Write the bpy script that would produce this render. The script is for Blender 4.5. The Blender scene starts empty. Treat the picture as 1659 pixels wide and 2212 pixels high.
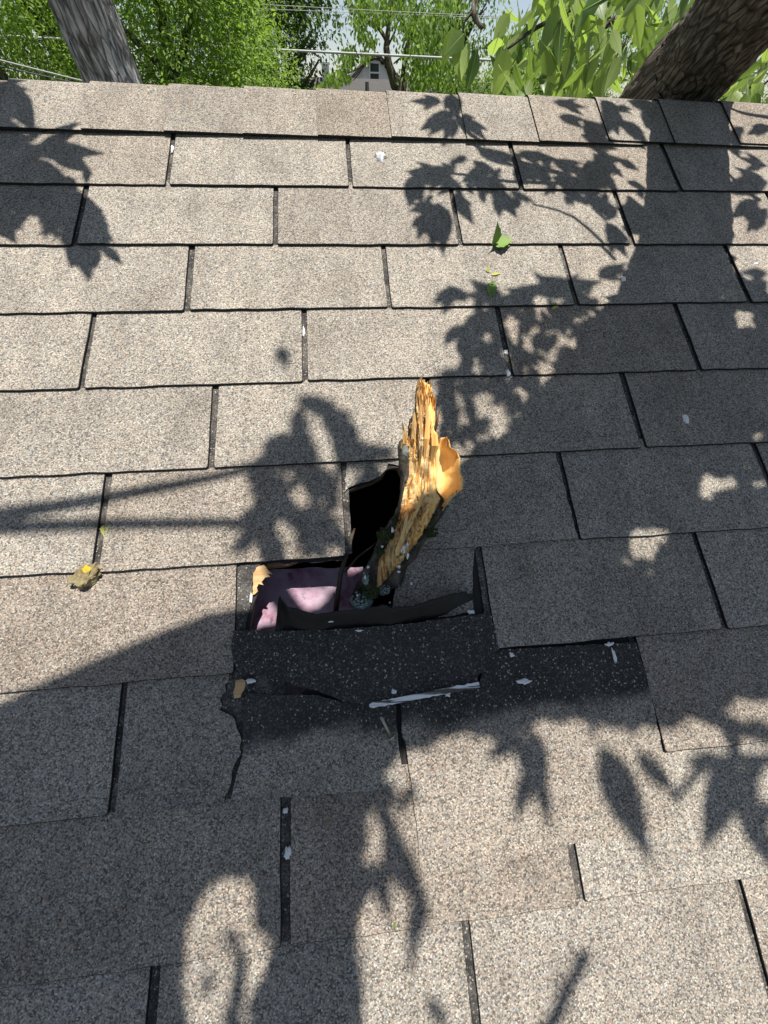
import bpy, bmesh, math, random
from mathutils import Vector, Matrix, noise
rnd = random.Random(7)
sc = bpy.context.scene
COL = sc.collection

# ------------------------------------------------------------------ camera, sky, sun, exposure
GZ = 3.40                                   # height of the roof reference line above the ground
TH = math.atan(0.5)                         # 6/12 roof pitch
CT, ST = math.cos(TH), math.sin(TH)
FPX, PW, PH = 846.94, 1659.0, 2212.0        # fitted focal length for a frame 1659 units wide
AX_R = Vector((0.99497, -0.09800, 0.02165)).normalized()
AX_F = Vector((0.08195, 0.67380, -0.73436))
AX_F = (AX_F - AX_R * AX_F.dot(AX_R)).normalized()
AX_U = AX_R.cross(AX_F).normalized()
CAM = Vector((0.04811, -0.98974, 0.06625 + GZ))
cam_d = bpy.data.cameras.new('camera')
cam = bpy.data.objects.new('camera', cam_d); COL.objects.link(cam)
m = Matrix((AX_R, AX_U, -AX_F)).transposed().to_4x4(); m.translation = CAM
cam.matrix_world = m
cam_d.sensor_fit = 'HORIZONTAL'; cam_d.sensor_width = 36.0; cam_d.lens = 36.0 * FPX / PW
cam_d.clip_start = 0.01; cam_d.clip_end = 2000
sc.camera = cam

SUN = Vector((0.12, -0.05, 1.0)).normalized()          # towards the sun: almost overhead
w = bpy.data.worlds.new('World'); sc.world = w; w.use_nodes = True
wn = w.node_tree.nodes; sky = wn.new('ShaderNodeTexSky'); sky.sky_type = 'NISHITA'; sky.sun_disc = False
sky.sun_elevation = math.asin(SUN.z); sky.sun_rotation = math.atan2(SUN.x, SUN.y)
sky.altitude = 800; sky.air_density = 0.9; sky.dust_density = 0.5; sky.ozone_density = 0.6
wn['Background'].inputs['Strength'].default_value = 0.072
hs = wn.new('ShaderNodeHueSaturation'); hs.inputs['Saturation'].default_value = 0.72      # the phone's white balance: shade reads almost neutral
w.node_tree.links.new(sky.outputs[0], hs.inputs['Color']); w.node_tree.links.new(hs.outputs[0], wn['Background'].inputs[0])
sd = bpy.data.lights.new('sun', 'SUN'); sd.energy = 4.6; sd.angle = math.radians(0.53); sd.color = (1.0, 0.955, 0.88)
so = bpy.data.objects.new('sun', sd); COL.objects.link(so)
so.rotation_euler = (-SUN).to_track_quat('-Z', 'Y').to_euler(); so.location = (2, -2, 9)
sc.view_settings.view_transform = 'Standard'; sc.view_settings.look = 'None'
sc.view_settings.exposure = 0.64; sc.view_settings.gamma = 1.0
sc.cycles.max_bounces = 6; sc.cycles.transparent_max_bounces = 4

# ------------------------------------------------------------------ mapping helpers
EU = Vector((1, 0, 0)); EV = Vector((0, CT, ST)); EN = Vector((0, -ST, CT)); ORG = Vector((0, 0, GZ))
def RW(u, v, n=0.0):                        # roof coordinates (metres) -> world
    return ORG + EU * u + EV * v + EN * n
def ray(x, y):
    return AX_R * ((x - PW / 2) / FPX) - AX_U * ((y - PH / 2) / FPX) + AX_F
def UV(x, y, n=0.0):                        # where the line of sight of (x, y) meets the roof
    d = ray(x, y); t = (n - (CAM - ORG).dot(EN)) / d.dot(EN); p = CAM + d * t - ORG
    return p.dot(EU), p.dot(EV)
def RP(x, y, n=0.0):
    u, v = UV(x, y, n); return RW(u, v, n)
def AT(x, y, Y):                            # where that line of sight meets the vertical plane at depth Y
    d = ray(x, y); return CAM + d * ((Y - CAM.y) / d.y)
def PROJ(p):
    d = p - CAM; z = d.dot(AX_F)
    if z < 0.01: return None
    return PW / 2 + FPX * d.dot(AX_R) / z, PH / 2 - FPX * d.dot(AX_U) / z
def inpoly(p, poly):
    x, y = p; c = False; j = len(poly) - 1
    for i in range(len(poly)):
        xi, yi = poly[i]; xj, yj = poly[j]
        if (yi > y) != (yj > y) and x < (xj - xi) * (y - yi) / (yj - yi) + xi: c = not c
        j = i
    return c

# ------------------------------------------------------------------ object helpers
def tag(o, label=None, cat=None, group=None, kind=None):
    if label: o['label'] = label
    if cat: o['category'] = cat
    if group: o['group'] = group
    if kind: o['kind'] = kind
    return o
def empty(name, loc, label, cat, group=None):
    o = bpy.data.objects.new(name, None); COL.objects.link(o); o.location = loc; o.empty_display_size = 0.05
    return tag(o, label, cat, group)
def link(name, me, mats, parent=None, loc=None):
    o = bpy.data.objects.new(name, me); COL.objects.link(o)
    if mats is not None and not me.materials:
        for mm in (mats if isinstance(mats, (list, tuple)) else [mats]): me.materials.append(mm)
    if loc is not None: o.location = loc
    if parent is not None:
        o.parent = parent
        if loc is None: o.location = -parent.location          # vertices are in world space
        else: o.location = Vector(loc) - parent.location
    return o
def mesh(name, verts, faces, mats, parent=None, mi=None, smooth=False, origin=None):
    me = bpy.data.meshes.new(name)
    if origin is not None: verts = [Vector(v) - origin for v in verts]
    me.from_pydata([tuple(v) for v in verts], [], faces)
    if mi: me.polygons.foreach_set('material_index', mi)
    if smooth: me.polygons.foreach_set('use_smooth', [True] * len(me.polygons))
    me.update()
    return link(name, me, mats, parent, origin)
class MB:
    def __init__(s): s.v = []; s.f = []; s.m = []; s.g = None
    def add(s, v, f, mi=0):
        b = len(s.v); s.v += [Vector(q) for q in v]; s.f += [tuple(i + b for i in q) for q in f]; s.m += [mi] * len(f)
    def box(s, c, h, mi=0, ax=None):
        ax = ax or (Vector((1, 0, 0)), Vector((0, 1, 0)), Vector((0, 0, 1))); c = Vector(c)
        v = [c + ax[0] * (h[0] * i) + ax[1] * (h[1] * j) + ax[2] * (h[2] * k) for i in (-1, 1) for j in (-1, 1) for k in (-1, 1)]
        s.add(v, [(0, 1, 3, 2), (4, 6, 7, 5), (0, 4, 5, 1), (2, 3, 7, 6), (0, 2, 6, 4), (1, 5, 7, 3)], mi)
    def tube(s, pts, rad, seg=8, mi=0, rough=0.0, cap=True, ridge=0.0, rk=(14, 3)):
        pts = [Vector(p) for p in pts]; n = len(pts); arc = 0.0
        if s.g is None: s.g = [Vector()] * len(s.v)
        r0 = max(1e-4, rad[0] if isinstance(rad, (list, tuple)) else rad)
        up = Vector((0.3, 0.2, 1)); v = []
        for i in range(n):
            d = (pts[min(i + 1, n - 1)] - pts[max(i - 1, 0)]).normalized()
            if i == 0:
                a = d.cross(up)
                if a.length < 0.3: a = d.cross(Vector((1, 0, 0)))
            else: a = a - d * a.dot(d)
            a.normalize(); b = d.cross(a)
            r = rad[i] if isinstance(rad, (list, tuple)) else rad
            if i: arc += (pts[i] - pts[i - 1]).length
            for k in range(seg):
                t = 2 * math.pi * k / seg; q = a * math.cos(t) + b * math.sin(t)
                rr = r
                if rough: rr = r * (1 + rough * noise.noise(Vector((math.cos(t) * 1.1, math.sin(t) * 1.1, arc * 0.8 / r0))))
                if ridge:
                    gq = Vector((math.cos(t) * r * rk[0], math.sin(t) * r * rk[0], arc * rk[1])); wq = noise.noise_vector(gq * 0.7) * 0.5
                    rr += ridge * (1 - 2.2 * abs(noise.noise(gq + wq))) + ridge * 0.6 * noise.noise(gq * 2.7)
                s.g.append(Vector((math.cos(t) * r, math.sin(t) * r, arc)))
                v.append(pts[i] + q * rr)
        f = [(i * seg + k, i * seg + (k + 1) % seg, (i + 1) * seg + (k + 1) % seg, (i + 1) * seg + k) for i in range(n - 1) for k in range(seg)]
        if cap: f += [tuple(range(seg))[::-1], tuple(range((n - 1) * seg, n * seg))]
        s.add(v, f, mi)
    def build(s, name, mats, parent=None, smooth=False, origin=None):
        o = mesh(name, s.v, s.f, mats, parent, s.m, smooth, origin)
        if s.g and len(s.g) == len(s.v):
            at = o.data.attributes.new('grain', 'FLOAT_VECTOR', 'POINT'); at.data.foreach_set('vector', [c for q in s.g for c in q])
        return o
def jag(poly, step, amp, seed=0, skip=()):
    r = random.Random(seed); out = []
    for i in range(len(poly)):
        a = Vector(poly[i]); b = Vector(poly[(i + 1) % len(poly)]); L = (b - a).length
        k = 1 if i in skip else max(1, int(L / step)); nrm = Vector((-(b - a).y, (b - a).x)) / max(L, 1e-9)
        for j in range(k):
            p = a.lerp(b, j / k)
            if j: p = p + nrm * r.uniform(-amp, amp)
            out.append((p.x, p.y))
    return out
def slab(name, poly, ntop, thick, mats, parent, origin_uv=None):
    """plate cut to a polygon in roof coordinates; ntop(u, v) is its upper face; material 1 on the cut edges"""
    ou, ov = origin_uv or poly[0]
    n = len(poly)
    v = [(u - ou, vv - ov, ntop(u, vv)) for u, vv in poly] + [(u - ou, vv - ov, ntop(u, vv) - thick) for u, vv in poly]
    area = sum(poly[i][0] * poly[(i + 1) % n][1] - poly[(i + 1) % n][0] * poly[i][1] for i in range(n))
    top = tuple(range(n)); bot = tuple(range(2 * n - 1, n - 1, -1))
    sides = [(i, i + n, (i + 1) % n + n, (i + 1) % n) for i in range(n)]
    if area < 0: top, bot = top[::-1], bot[::-1]; sides = [q[::-1] for q in sides]
    me = bpy.data.meshes.new(name); me.from_pydata(v, [], [top, bot] + sides)
    me.polygons.foreach_set('material_index', [0, 1] + [1] * n); me.update()
    o = link(name, me, mats); place(o, ou, ov, parent); return o
RROT = Matrix((EU, EV, EN)).transposed().to_4x4()
def place(o, u, v, parent, n=0.0, rz=0.0, rx=0.0, ry=0.0):
    mm = RROT @ Matrix.Rotation(rz, 4, 'Z') @ Matrix.Rotation(rx, 4, 'X') @ Matrix.Rotation(ry, 4, 'Y'); mm.translation = RW(u, v, n) - (parent.location if parent else Vector())
    if parent: o.parent = parent
    o.matrix_local = mm

# ------------------------------------------------------------------ material helpers
class NT:
    def __init__(s, name):
        s.m = bpy.data.materials.new(name); s.m.use_nodes = True; s.t = s.m.node_tree
        s.b = s.t.nodes['Principled BSDF']; s.b.inputs['Specular IOR Level'].default_value = 0.25
    def n(s, kind, **kw):
        nd = s.t.nodes.new('ShaderNode' + kind)
        for k, v in kw.items():
            if k in nd.inputs.keys(): s.set(nd.inputs[k], v)
            else: setattr(nd, k, v)
        return nd
    def set(s, i, v):
        if isinstance(v, bpy.types.NodeSocket): s.t.links.new(v, i)
        else: i.default_value = v
    def coord(s, kind='Object', scale=None, rand=False):
        c = s.n('TexCoord').outputs[kind]
        if rand:
            oi = s.n('ObjectInfo'); mu = s.math('MULTIPLY', oi.outputs['Random'], 37.0)
            ad = s.n('VectorMath', operation='ADD'); s.set(ad.inputs[0], c); cx = s.n('CombineXYZ', X=mu, Y=mu); s.set(ad.inputs[1], cx.outputs[0]); c = ad.outputs[0]
        if scale:
            mp = s.n('Mapping', Vector=c); mp.inputs['Scale'].default_value = scale; c = mp.outputs[0]
        return c
    def math(s, op, a, b=0.0, c=None, clamp=False):
        nd = s.n('Math', operation=op, use_clamp=clamp); s.set(nd.inputs[0], a); s.set(nd.inputs[1], b)
        if c is not None: s.set(nd.inputs[2], c)
        return nd.outputs[0]
    def ramp(s, fac, stops, interp='LINEAR'):
        nd = s.n('ValToRGB'); nd.color_ramp.interpolation = interp; el = nd.color_ramp.elements
        while len(el) < len(stops): el.new(0.5)
        for e, (p, c) in zip(el, stops): e.position = p; e.color = (*c, 1) if len(c) == 3 else c
        s.set(nd.inputs[0], fac); return nd.outputs[0]
    def mix(s, fac, a, b, blend='MIX'):
        nd = s.n('Mix', data_type='RGBA', blend_type=blend); s.set(nd.inputs[0], fac)
        for i, v in ((6, a), (7, b)): s.set(nd.inputs[i], (*v, 1) if isinstance(v, tuple) and len(v) == 3 else v)
        return nd.outputs[2]
    def noise(s, vec, scale, detail=3.0, rough=0.55, out='Fac'):
        return s.n('TexNoise', Vector=vec, Scale=scale, Detail=detail, Roughness=rough).outputs[out]
    def bump(s, h, strength=0.5, dist=0.001):
        b = s.n('Bump', Height=h); b.inputs['Strength'].default_value = strength; b.inputs['Distance'].default_value = dist
        s.set(s.b.inputs['Normal'], b.outputs[0])
    def done(s, col=None, rough=0.9, spec=None):
        if col is not None: s.set(s.b.inputs['Base Color'], (*col, 1) if isinstance(col, tuple) else col)
        s.set(s.b.inputs['Roughness'], rough)
        if spec is not None: s.b.inputs['Specular IOR Level'].default_value = spec
        return s.m
def plain(name, col, rough=0.9, spec=None, var=0.0, scale=30.0):
    t = NT(name)
    if var:
        n_ = t.noise(t.coord(), scale); c = t.mix(n_, tuple(x * (1 - var) for x in col), tuple(min(1, x * (1 + var)) for x in col)); return t.done(c, rough, spec)
    return t.done(col, rough, spec)

GRAN = [(0.0, (0.07, 0.069, 0.068)), (0.10, (0.14, 0.134, 0.128)), (0.24, (0.25, 0.234, 0.212)), (0.42, (0.335, 0.308, 0.270)),
        (0.60, (0.29, 0.215, 0.180)), (0.66, (0.40, 0.365, 0.315)), (0.79, (0.30, 0.33, 0.345)), (0.86, (0.50, 0.445, 0.365)), (0.94, (0.55, 0.53, 0.49)), (1.0, (0.62, 0.60, 0.55))]
def granules(t, vec, cell=0.0015):
    v = t.n('TexVoronoi', Vector=vec, Scale=1.0 / cell, feature='F1', Randomness=1.0)
    sep = t.n('SeparateColor'); t.set(sep.inputs[0], v.outputs['Color'])
    col = t.mix(0.16, t.ramp(sep.outputs[0], GRAN, 'CONSTANT'), (0.335, 0.305, 0.268))
    return v, sep, col
def shingle_mat(name, kind):
    t = NT(name); vec = t.coord('Object', rand=True)
    v, sep, col = granules(t, vec)
    big = t.noise(vec, 9.0, 4.0); fine = t.noise(vec, 160.0, 3.0)
    oi = t.n('ObjectInfo')
    tint = t.ramp(oi.outputs['Random'], [(0.0, (0.86, 0.80, 0.75)), (0.3, (1.0, 0.975, 0.935)), (0.7, (1.04, 1.03, 1.0)), (1.0, (0.90, 0.875, 0.85))])
    wcol = t.mix(1.0, col, tint, 'MULTIPLY')
    wcol = t.mix(1.0, wcol, t.ramp(big, [(0.25, (0.82, 0.80, 0.79)), (0.5, (1, 1, 1)), (0.75, (1.12, 1.1, 1.07))]), 'MULTIPLY')
    wcol = t.mix(1.0, wcol, t.ramp(t.noise(t.coord('Object', (30, 7, 1), True), 1.0, 4.0), [(0.3, (0.86, 0.85, 0.84)), (0.6, (1.05, 1.04, 1.03))]), 'MULTIPLY')
    gap = t.ramp(v.outputs['Distance'], [(0.5, (1, 1, 1)), (0.8, (0.6, 0.6, 0.6))])       # asphalt between the granules
    wcol = t.mix(1.0, wcol, gap, 'MULTIPLY')
    # unweathered headlap: black asphalt with few bare granules
    dn = t.math('ADD', sep.outputs[1], t.math('MULTIPLY', t.noise(vec, 22.0, 3.0), 0.10))
    dark0 = t.mix(t.noise(vec, 14.0, 4.0), (0.017, 0.0165, 0.0165), (0.058, 0.054, 0.05))
    dark = t.mix(t.ramp(dn, [(0.70, (0, 0, 0)), (0.71, (1, 1, 1))]), dark0, t.mix(0.80, col, (0.022, 0.022, 0.024)))
    dark = t.mix(t.ramp(t.math('ADD', sep.outputs[2], t.math('MULTIPLY', fine, 0.02)), [(0.980, (0, 0, 0)), (0.982, (1, 1, 1))]), dark, (0.36, 0.33, 0.27))
    if kind == 'weathered': c = wcol
    elif kind == 'dark': c = dark
    elif kind == 'slot': c = t.mix(t.ramp(t.noise(vec, 34.0, 4.0), [(0.42, (0.0,) * 3), (0.66, (0.38,) * 3)]), dark, wcol)
    else:                                    # slid tab: dark where it used to be covered, weathered below
        sx = t.n('SeparateXYZ'); t.set(sx.inputs[0], t.coord())
        k = t.math('ADD', sx.outputs[1], t.math('MULTIPLY', t.math('SUBTRACT', t.noise(vec, 16.0, 4.0), 0.5), 0.05))
        fac = t.n('MapRange', interpolation_type='SMOOTHSTEP'); t.set(fac.inputs[0], k)
        fac.inputs[1].default_value = -0.013; fac.inputs[2].default_value = 0.009
        c = t.mix(fac.outputs[0], wcol, dark)
    h = t.math('SUBTRACT', 1.0, v.outputs['Distance']); h = t.math('ADD', h, t.math('MULTIPLY', sep.outputs[2], 0.6))
    t.bump(h, 0.42, 0.0009)
    return t.done(c, 0.88, 0.2)
M = {}
M['shingle'] = shingle_mat('weathered_granules', 'weathered')
M['dark'] = shingle_mat('unweathered_asphalt', 'dark')
M['slot'] = shingle_mat('slot_granules', 'slot')
M['slid'] = shingle_mat('slid_shingle', 'slid')
M['edge'] = plain('asphalt_edge', (0.018, 0.017, 0.017), 0.9, var=0.5, scale=300)
t = NT('felt_paper'); vec = t.coord()
t.bump(t.noise(vec, 120.0, 5.0), 0.5, 0.002); M['felt'] = t.done(t.mix(t.noise(vec, 35.0, 4.0), (0.012, 0.011, 0.012), (0.036, 0.033, 0.032)), 0.72, 0.3)
def wood_mat(name, stops, scale=(60, 60, 6), rough=0.7, bumpd=0.003):
    t = NT(name); vec = t.coord(scale=scale); a = t.noise(vec, 2.2, 6.0, 0.65); b = t.noise(t.coord(), 38.0, 4.0)
    c = t.ramp(t.math('ADD', t.math('MULTIPLY', a, 0.75), t.math('MULTIPLY', b, 0.25)), stops)
    t.bump(a, 0.7, bumpd); return t.done(c, rough, 0.25)
M['plywood'] = wood_mat('plywood', [(0.3, (0.28, 0.14, 0.055)), (0.55, (0.56, 0.36, 0.17)), (0.75, (0.66, 0.48, 0.27))], (8, 90, 90))
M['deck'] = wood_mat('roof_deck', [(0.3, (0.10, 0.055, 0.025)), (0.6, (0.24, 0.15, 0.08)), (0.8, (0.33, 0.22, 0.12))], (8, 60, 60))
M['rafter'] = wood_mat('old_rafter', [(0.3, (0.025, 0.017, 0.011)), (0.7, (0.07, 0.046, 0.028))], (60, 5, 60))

# ------------------------------------------------------------------ ground
def ground_mat():
    t = NT('lawn'); vec = t.coord(); a = t.noise(vec, 0.4, 6.0); b = t.noise(vec, 14.0, 5.0)
    c = t.mix(a, (0.045, 0.075, 0.02), (0.09, 0.10, 0.035)); c = t.mix(t.math('MULTIPLY', b, 0.6), c, (0.03, 0.05, 0.015)); t.bump(b, 0.8, 0.05)
    return t.done(c, 0.95)
mesh('ground', [(-900, -900, 0), (900, -900, 0), (900, 900, 0), (-900, 900, 0)], [(0, 1, 2, 3)], ground_mat())['kind'] = 'structure'

# ------------------------------------------------------------------ the roof and its house
E_ = 0.12802; TAB = 0.305; SLOT = 0.0072; RV = 0.119            # exposure, tab width, slot, ridge position
UK = {0: -0.072, 1: 0.07956, 2: -0.04906, 3: 0.12549, 4: -0.00662, 5: 0.17085, 6: 0.04172, 7: -0.09379, 8: 0.08801, 9: -0.04074, 10: 0.13938, 11: -0.01, 12: 0.14, 13: 0.0}
house = empty('shingled_building', (0.2, 0.13, 0), 'low building with weathered tan asphalt shingle roof punctured by a branch', 'building')
U0, U1 = -1.55, 1.95
def nb(k): return lambda u, v: 0.0037 * (1 - (v + k * E_) / E_) + 0.0002       # underside of a tab of course k
def tabtop(k, lift=0.0): return lambda u, v: nb(k)(u, v) + 0.0031 + lift
tab_protos = []
def tab_mesh(width, seed, TL=0.145):
    r = random.Random(seed); poly = []
    hw = width / 2; N = 12
    for i in range(N + 1): poly.append((-hw + width * i / N, r.uniform(-0.0010, 0.0010)))
    poly[0] = (-hw + 0.002, 0.0); poly.insert(0, (-hw, 0.002)); poly[-1] = (hw - 0.002, 0); poly.append((hw, 0.002))
    for i in range(1, 5): poly.append((hw + r.uniform(-0.0006, 0.0006), TL * i / 5))
    poly.append((hw, TL)); poly.append((-hw, TL))
    for i in range(4, 0, -1): poly.append((-hw + r.uniform(-0.0006, 0.0006), TL * i / 5))
    f = lambda v: 0.0037 * (1 - v / E_) + 0.0002
    n = len(poly)                            # worn, chamfered rim: bare dark asphalt along the cut edges
    v = [(u * (1 - 0.0007 / hw), vv + 0.0008 * (1 - vv / TL), f(vv) + 0.0031) for u, vv in poly] + [(u, vv, f(vv)) for u, vv in poly] + [(u, vv, f(vv) + 0.0024) for u, vv in poly]
    me = bpy.data.meshes.new('shingle')
    me.from_pydata(v, [], [tuple(range(n)), tuple(range(2 * n - 1, n - 1, -1))] + [(i + 2 * n, i + n, (i + 1) % n + n, (i + 1) % n + 2 * n) for i in range(n)] + [(i, i + 2 * n, (i + 1) % n + 2 * n, (i + 1) % n) for i in range(n)])
    me.polygons.foreach_set('material_index', [0, 1] + [1] * (2 * n)); me.update()
    me.materials.append(M['shingle']); me.materials.append(M['edge']); return me
tab_protos = [tab_mesh(TAB - SLOT, s) for s in range(9)]; top_protos = [tab_mesh(TAB - SLOT, s, 0.10) for s in range(3)]
SKIP = {(6, 0), (7, 0), (8, -1), (8, 0)}                                  # courses and tabs that the branch broke
def put_tab(k, mth):
    ul = UK[k] + mth * TAB
    o = bpy.data.objects.new('shingle', rnd.choice(tab_protos)); COL.objects.link(o)
    if k == 0: o.data = top_protos[mth % 3]
    du = rnd.uniform(-0.001, 0.001); place(o, ul + TAB / 2 + du, -k * E_ + rnd.uniform(-0.0012, 0.0012), house, rnd.uniform(0, 0.0006), rnd.uniform(-0.0025, 0.0025), rnd.uniform(-0.004, 0.0), rnd.uniform(-0.0022, 0.0022))
for k in range(0, 14):
    m0 = math.floor((U0 - UK[k]) / TAB); m1 = math.ceil((U1 - UK[k]) / TAB)
    for mth in range(m0, m1):
        if (k, mth) not in SKIP: put_tab(k, mth)
# the covered upper half of each strip, seen at the bottom of the slots
def strip(k, ua, ub):
    top = nb(k); a = -k * E_ + 0.002; b = a + (E_ if k else 0.095)
    poly = [(ua, a), (ub, a), (ub, b), (ua, b)]
    return slab('headlap', poly, lambda u, v: top(u, v) - 0.00025, 0.0008, [M['slot'], M['edge']], house)
GAPS = {6: (0.046, 0.346), 7: (-0.093, 0.207), 8: (-0.04, 0.388)}
for k in range(0, 14):
    if k in GAPS: strip(k, U0 - .2, GAPS[k][0]); strip(k, GAPS[k][1], U1 + .2)
    else: strip(k, U0 - .2, U1 + .2)

# deck with the hole knocked through it, felt above
HOLE = [(743, 1060), (772, 1050), (804, 1039), (826, 1027), (838, 1006), (858, 1006), (880, 1040), (885, 1110), (872, 1180), (868, 1240), (850, 1300), (830, 1345), (740, 1400), (690, 1480), (640, 1508), (504, 1510),
        (500, 1440), (530, 1380), (538, 1345), (546, 1300), (556, 1262), (572, 1226), (640, 1212), (741, 1207), (742, 1130)]
hole = jag([UV(*q) for q in HOLE], 0.012, 0.0025, 3)
def holed_plate(name, outer, inner, ntop, thick, mats, parent):
    bm = bmesh.new(); edges = []
    for loop in (outer, inner):
        vs = [bm.verts.new((u, v, 0)) for u, v in loop]
        edges += [bm.edges.new((vs[i], vs[(i + 1) % len(vs)])) for i in range(len(vs))]
    r = bmesh.ops.triangle_fill(bm, use_beauty=True, use_dissolve=False, edges=edges)
    fs = [g for g in r['geom'] if isinstance(g, bmesh.types.BMFace)]
    # drop triangles that fall inside the hole
    dele = [f for f in fs if inpoly((f.calc_center_median().x, f.calc_center_median().y), inner)]
    if dele: bmesh.ops.delete(bm, geom=dele, context='FACES_ONLY')
    fs = list(bm.faces)
    for f in fs:
        if f.normal.z < 0: f.normal_flip()
    for v in bm.verts: v.co.z = ntop
    ex = bmesh.ops.extrude_face_region(bm, geom=fs)
    for g in ex['geom']:
        if isinstance(g, bmesh.types.BMVert): g.co.z = ntop - thick
    bmesh.ops.recalc_face_normals(bm, faces=list(bm.faces))
    me = bpy.data.meshes.new(name); bm.to_mesh(me); bm.free()
    o = link(name, me, mats); place(o, 0, 0, parent); return o
V0, V1 = -2.05, 0.115
UA, UB = -2.6, 3.0
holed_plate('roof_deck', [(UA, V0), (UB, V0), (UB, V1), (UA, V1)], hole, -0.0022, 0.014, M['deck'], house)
# felt on the deck, torn back to a smaller opening on the right
felt_hole = jag([UV(*q) for q in [(747, 1063), (804, 1042), (840, 1012), (870, 1012), (874, 1180), (858, 1290), (826, 1338), (700, 1420), (650, 1500), (516, 1506), (532, 1380), (541, 1345), (549, 1300), (560, 1250), (576, 1218), (741, 1209)]], 0.008, 0.002, 5)
holed_plate('felt_underlayment', [(-0.5, -1.05), (0.8, -1.05), (0.8, -0.4), (-0.5, -0.4)], felt_hole, -0.0010, 0.0009, M['felt'], house)

TD = [M['dark'], M['edge']]; TW = [M['shingle'], M['edge']]
def px(pts): return [UV(*q) for q in pts]
# course 6, tab above the hole: torn off at its lower left, pushed in beside the branch
p6 = [(749, 1003), (1199, 984), (1243, 1166), (1120, 1175), (1040, 1183), (960, 1187), (905, 1190), (893, 1120), (887, 1060), (870, 1012), (862, 1007), (838, 1003), (830, 1020), (818, 1032), (804, 1038), (776, 1046), (752, 1056), (744, 1066)]
p6 = px(p6); top6 = [(p6[1][0], p6[1][1] + 0.016), (p6[0][0], p6[0][1] + 0.016)]
def n6(u, v):
    x = tabtop(6)(u, v)
    dip = max(0.0, 1 - math.hypot((u - 0.165) / 0.13, (v + 0.70) / 0.10)); return x - 0.016 * dip * dip
o = slab('torn_shingle', jag([p6[0]] + top6[::-1] + p6[1:], 0.006, 0.0011, 11), n6, 0.003, TW, house); o['label'] = 'shingle tab torn away beside the branch'
# fragment of the course 7 headlap right of the branch
fr = px([(846, 1176), (905, 1180), (1040, 1170), (1024, 1186), (1020, 1240), (1022, 1322), (960, 1332), (880, 1345), (845, 1340), (850, 1290), (862, 1240)])
slab('headlap', jag(fr, 0.01, 0.001, 12), lambda u, v: 0.0012, 0.0015, TW, house)
# strip of covered shingle left of the hole
fl = px([(519, 1219), (566, 1216), (553, 1235), (545, 1262), (543, 1300), (536, 1330), (531, 1366), (506, 1366)])
slab('headlap', jag(fl, 0.008, 0.0012, 13), lambda u, v: 0.0016, 0.002, [M['slot'], M['edge']], house)
# bared upper half of the course 8 strip, below the hole
e8 = px([(508, 1362), (600, 1363), (720, 1360), (848, 1350), (950, 1338), (1056, 1324), (1072, 1400), (1056, 1436), (1028, 1456), (1026, 1474), (910, 1500), (796, 1520), (744, 1513), (688, 1488), (640, 1478), (600, 1462), (560, 1456), (535, 1454), (526, 1458), (512, 1440), (504, 1396)])
o = slab('torn_shingle', jag(e8, 0.007, 0.0009, 14), lambda u, v: 0.0075 + 0.004 * math.sin((u + 0.1) * 9), 0.003, TD, house); o['label'] = 'bared black upper half of a shingle below the hole'
# course 8: ragged intact piece on the left, slid pieces in the middle and on the right
a8 = px([(279, 1484), (505, 1425), (497, 1460), (484, 1500), (477, 1532), (512, 1556), (522, 1585), (524, 1625), (505, 1662), (489, 1729), (360, 1742), (257, 1752)])
a8 = [(a8[0][0], a8[0][1] + 0.012)] + [(a8[1][0], a8[1][1] + 0.012)] + a8[1:]
slab('shingle', jag(a8, 0.005, 0.0022, 15, (len(a8) - 1, 0, 1, len(a8) - 2)), tabtop(8), 0.003, TW, house)
lo = UV(690, 1588); ro = UV(1130, 1530)
l8 = px([(528, 1508), (545, 1494), (600, 1500), (640, 1498), (690, 1500), (750, 1516), (800, 1522), (853, 1513), (858, 1588), (865, 1640), (877, 1697), (700, 1712), (502, 1722), (517, 1662), (529, 1620)])
slab('slid_shingle', jag(l8, 0.006, 0.0009, 16), lambda u, v: 0.0062 + 0.05 * max(0.0, v + 0.80) * 0.3, 0.003, [M['slid'], M['edge']], house, lo)
r8 = px([(864, 1512), (1030, 1479), (1044, 1440), (1074, 1403), (1200, 1396), (1366, 1387), (1398, 1500), (1426, 1640), (1446, 1780), (1240, 1812), (1080, 1850), (909, 1890), (889, 1700), (874, 1600), (868, 1590)])
slab('slid_shingle', jag(r8, 0.006, 0.0008, 17), lambda u, v: 0.0072, 0.003, [M['slid'], M['edge']], house, ro)
# what lies under them
ub = px([(470, 1440), (1075, 1390), (1420, 1400), (1400, 1700), (480, 1740)])
sl = slab('felt_underlayment', ub[1:3] + px([(1400, 1700), (870, 1745), (870, 1560), (1000, 1490)]), lambda u, v: 0.0008, 0.0006, [M['felt'], M['edge']], house)

# torn felt lip that curls up out of the hole
top_c = [(598, 1330), (600, 1300), (604, 1290), (612, 1301), (622, 1314), (640, 1319), (662, 1325), (684, 1331), (704, 1327), (740, 1323), (784, 1320), (810, 1314), (832, 1310), (848, 1316), (870, 1314), (892, 1312), (928, 1302), (960, 1291), (984, 1284), (1004, 1282), (1028, 1290)]
bot_c = [(594, 1366), (602, 1366), (606, 1366), (614, 1366), (626, 1366), (642, 1366), (664, 1366), (686, 1365), (704, 1364), (740, 1362), (784, 1358), (810, 1355), (832, 1353), (848, 1351), (870, 1349), (892, 1346), (928, 1338), (960, 1328), (984, 1314), (1006, 1302), (1029, 1293)]
def dens(c, k=3): return [tuple(c[i][q] + (c[i + 1][q] - c[i][q]) * j / k for q in (0, 1)) for i in range(len(c) - 1) for j in range(k)] + [c[-1]]
top_c = dens(top_c); bot_c = dens(bot_c); vs = []; fs = []; NR = 8
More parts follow.
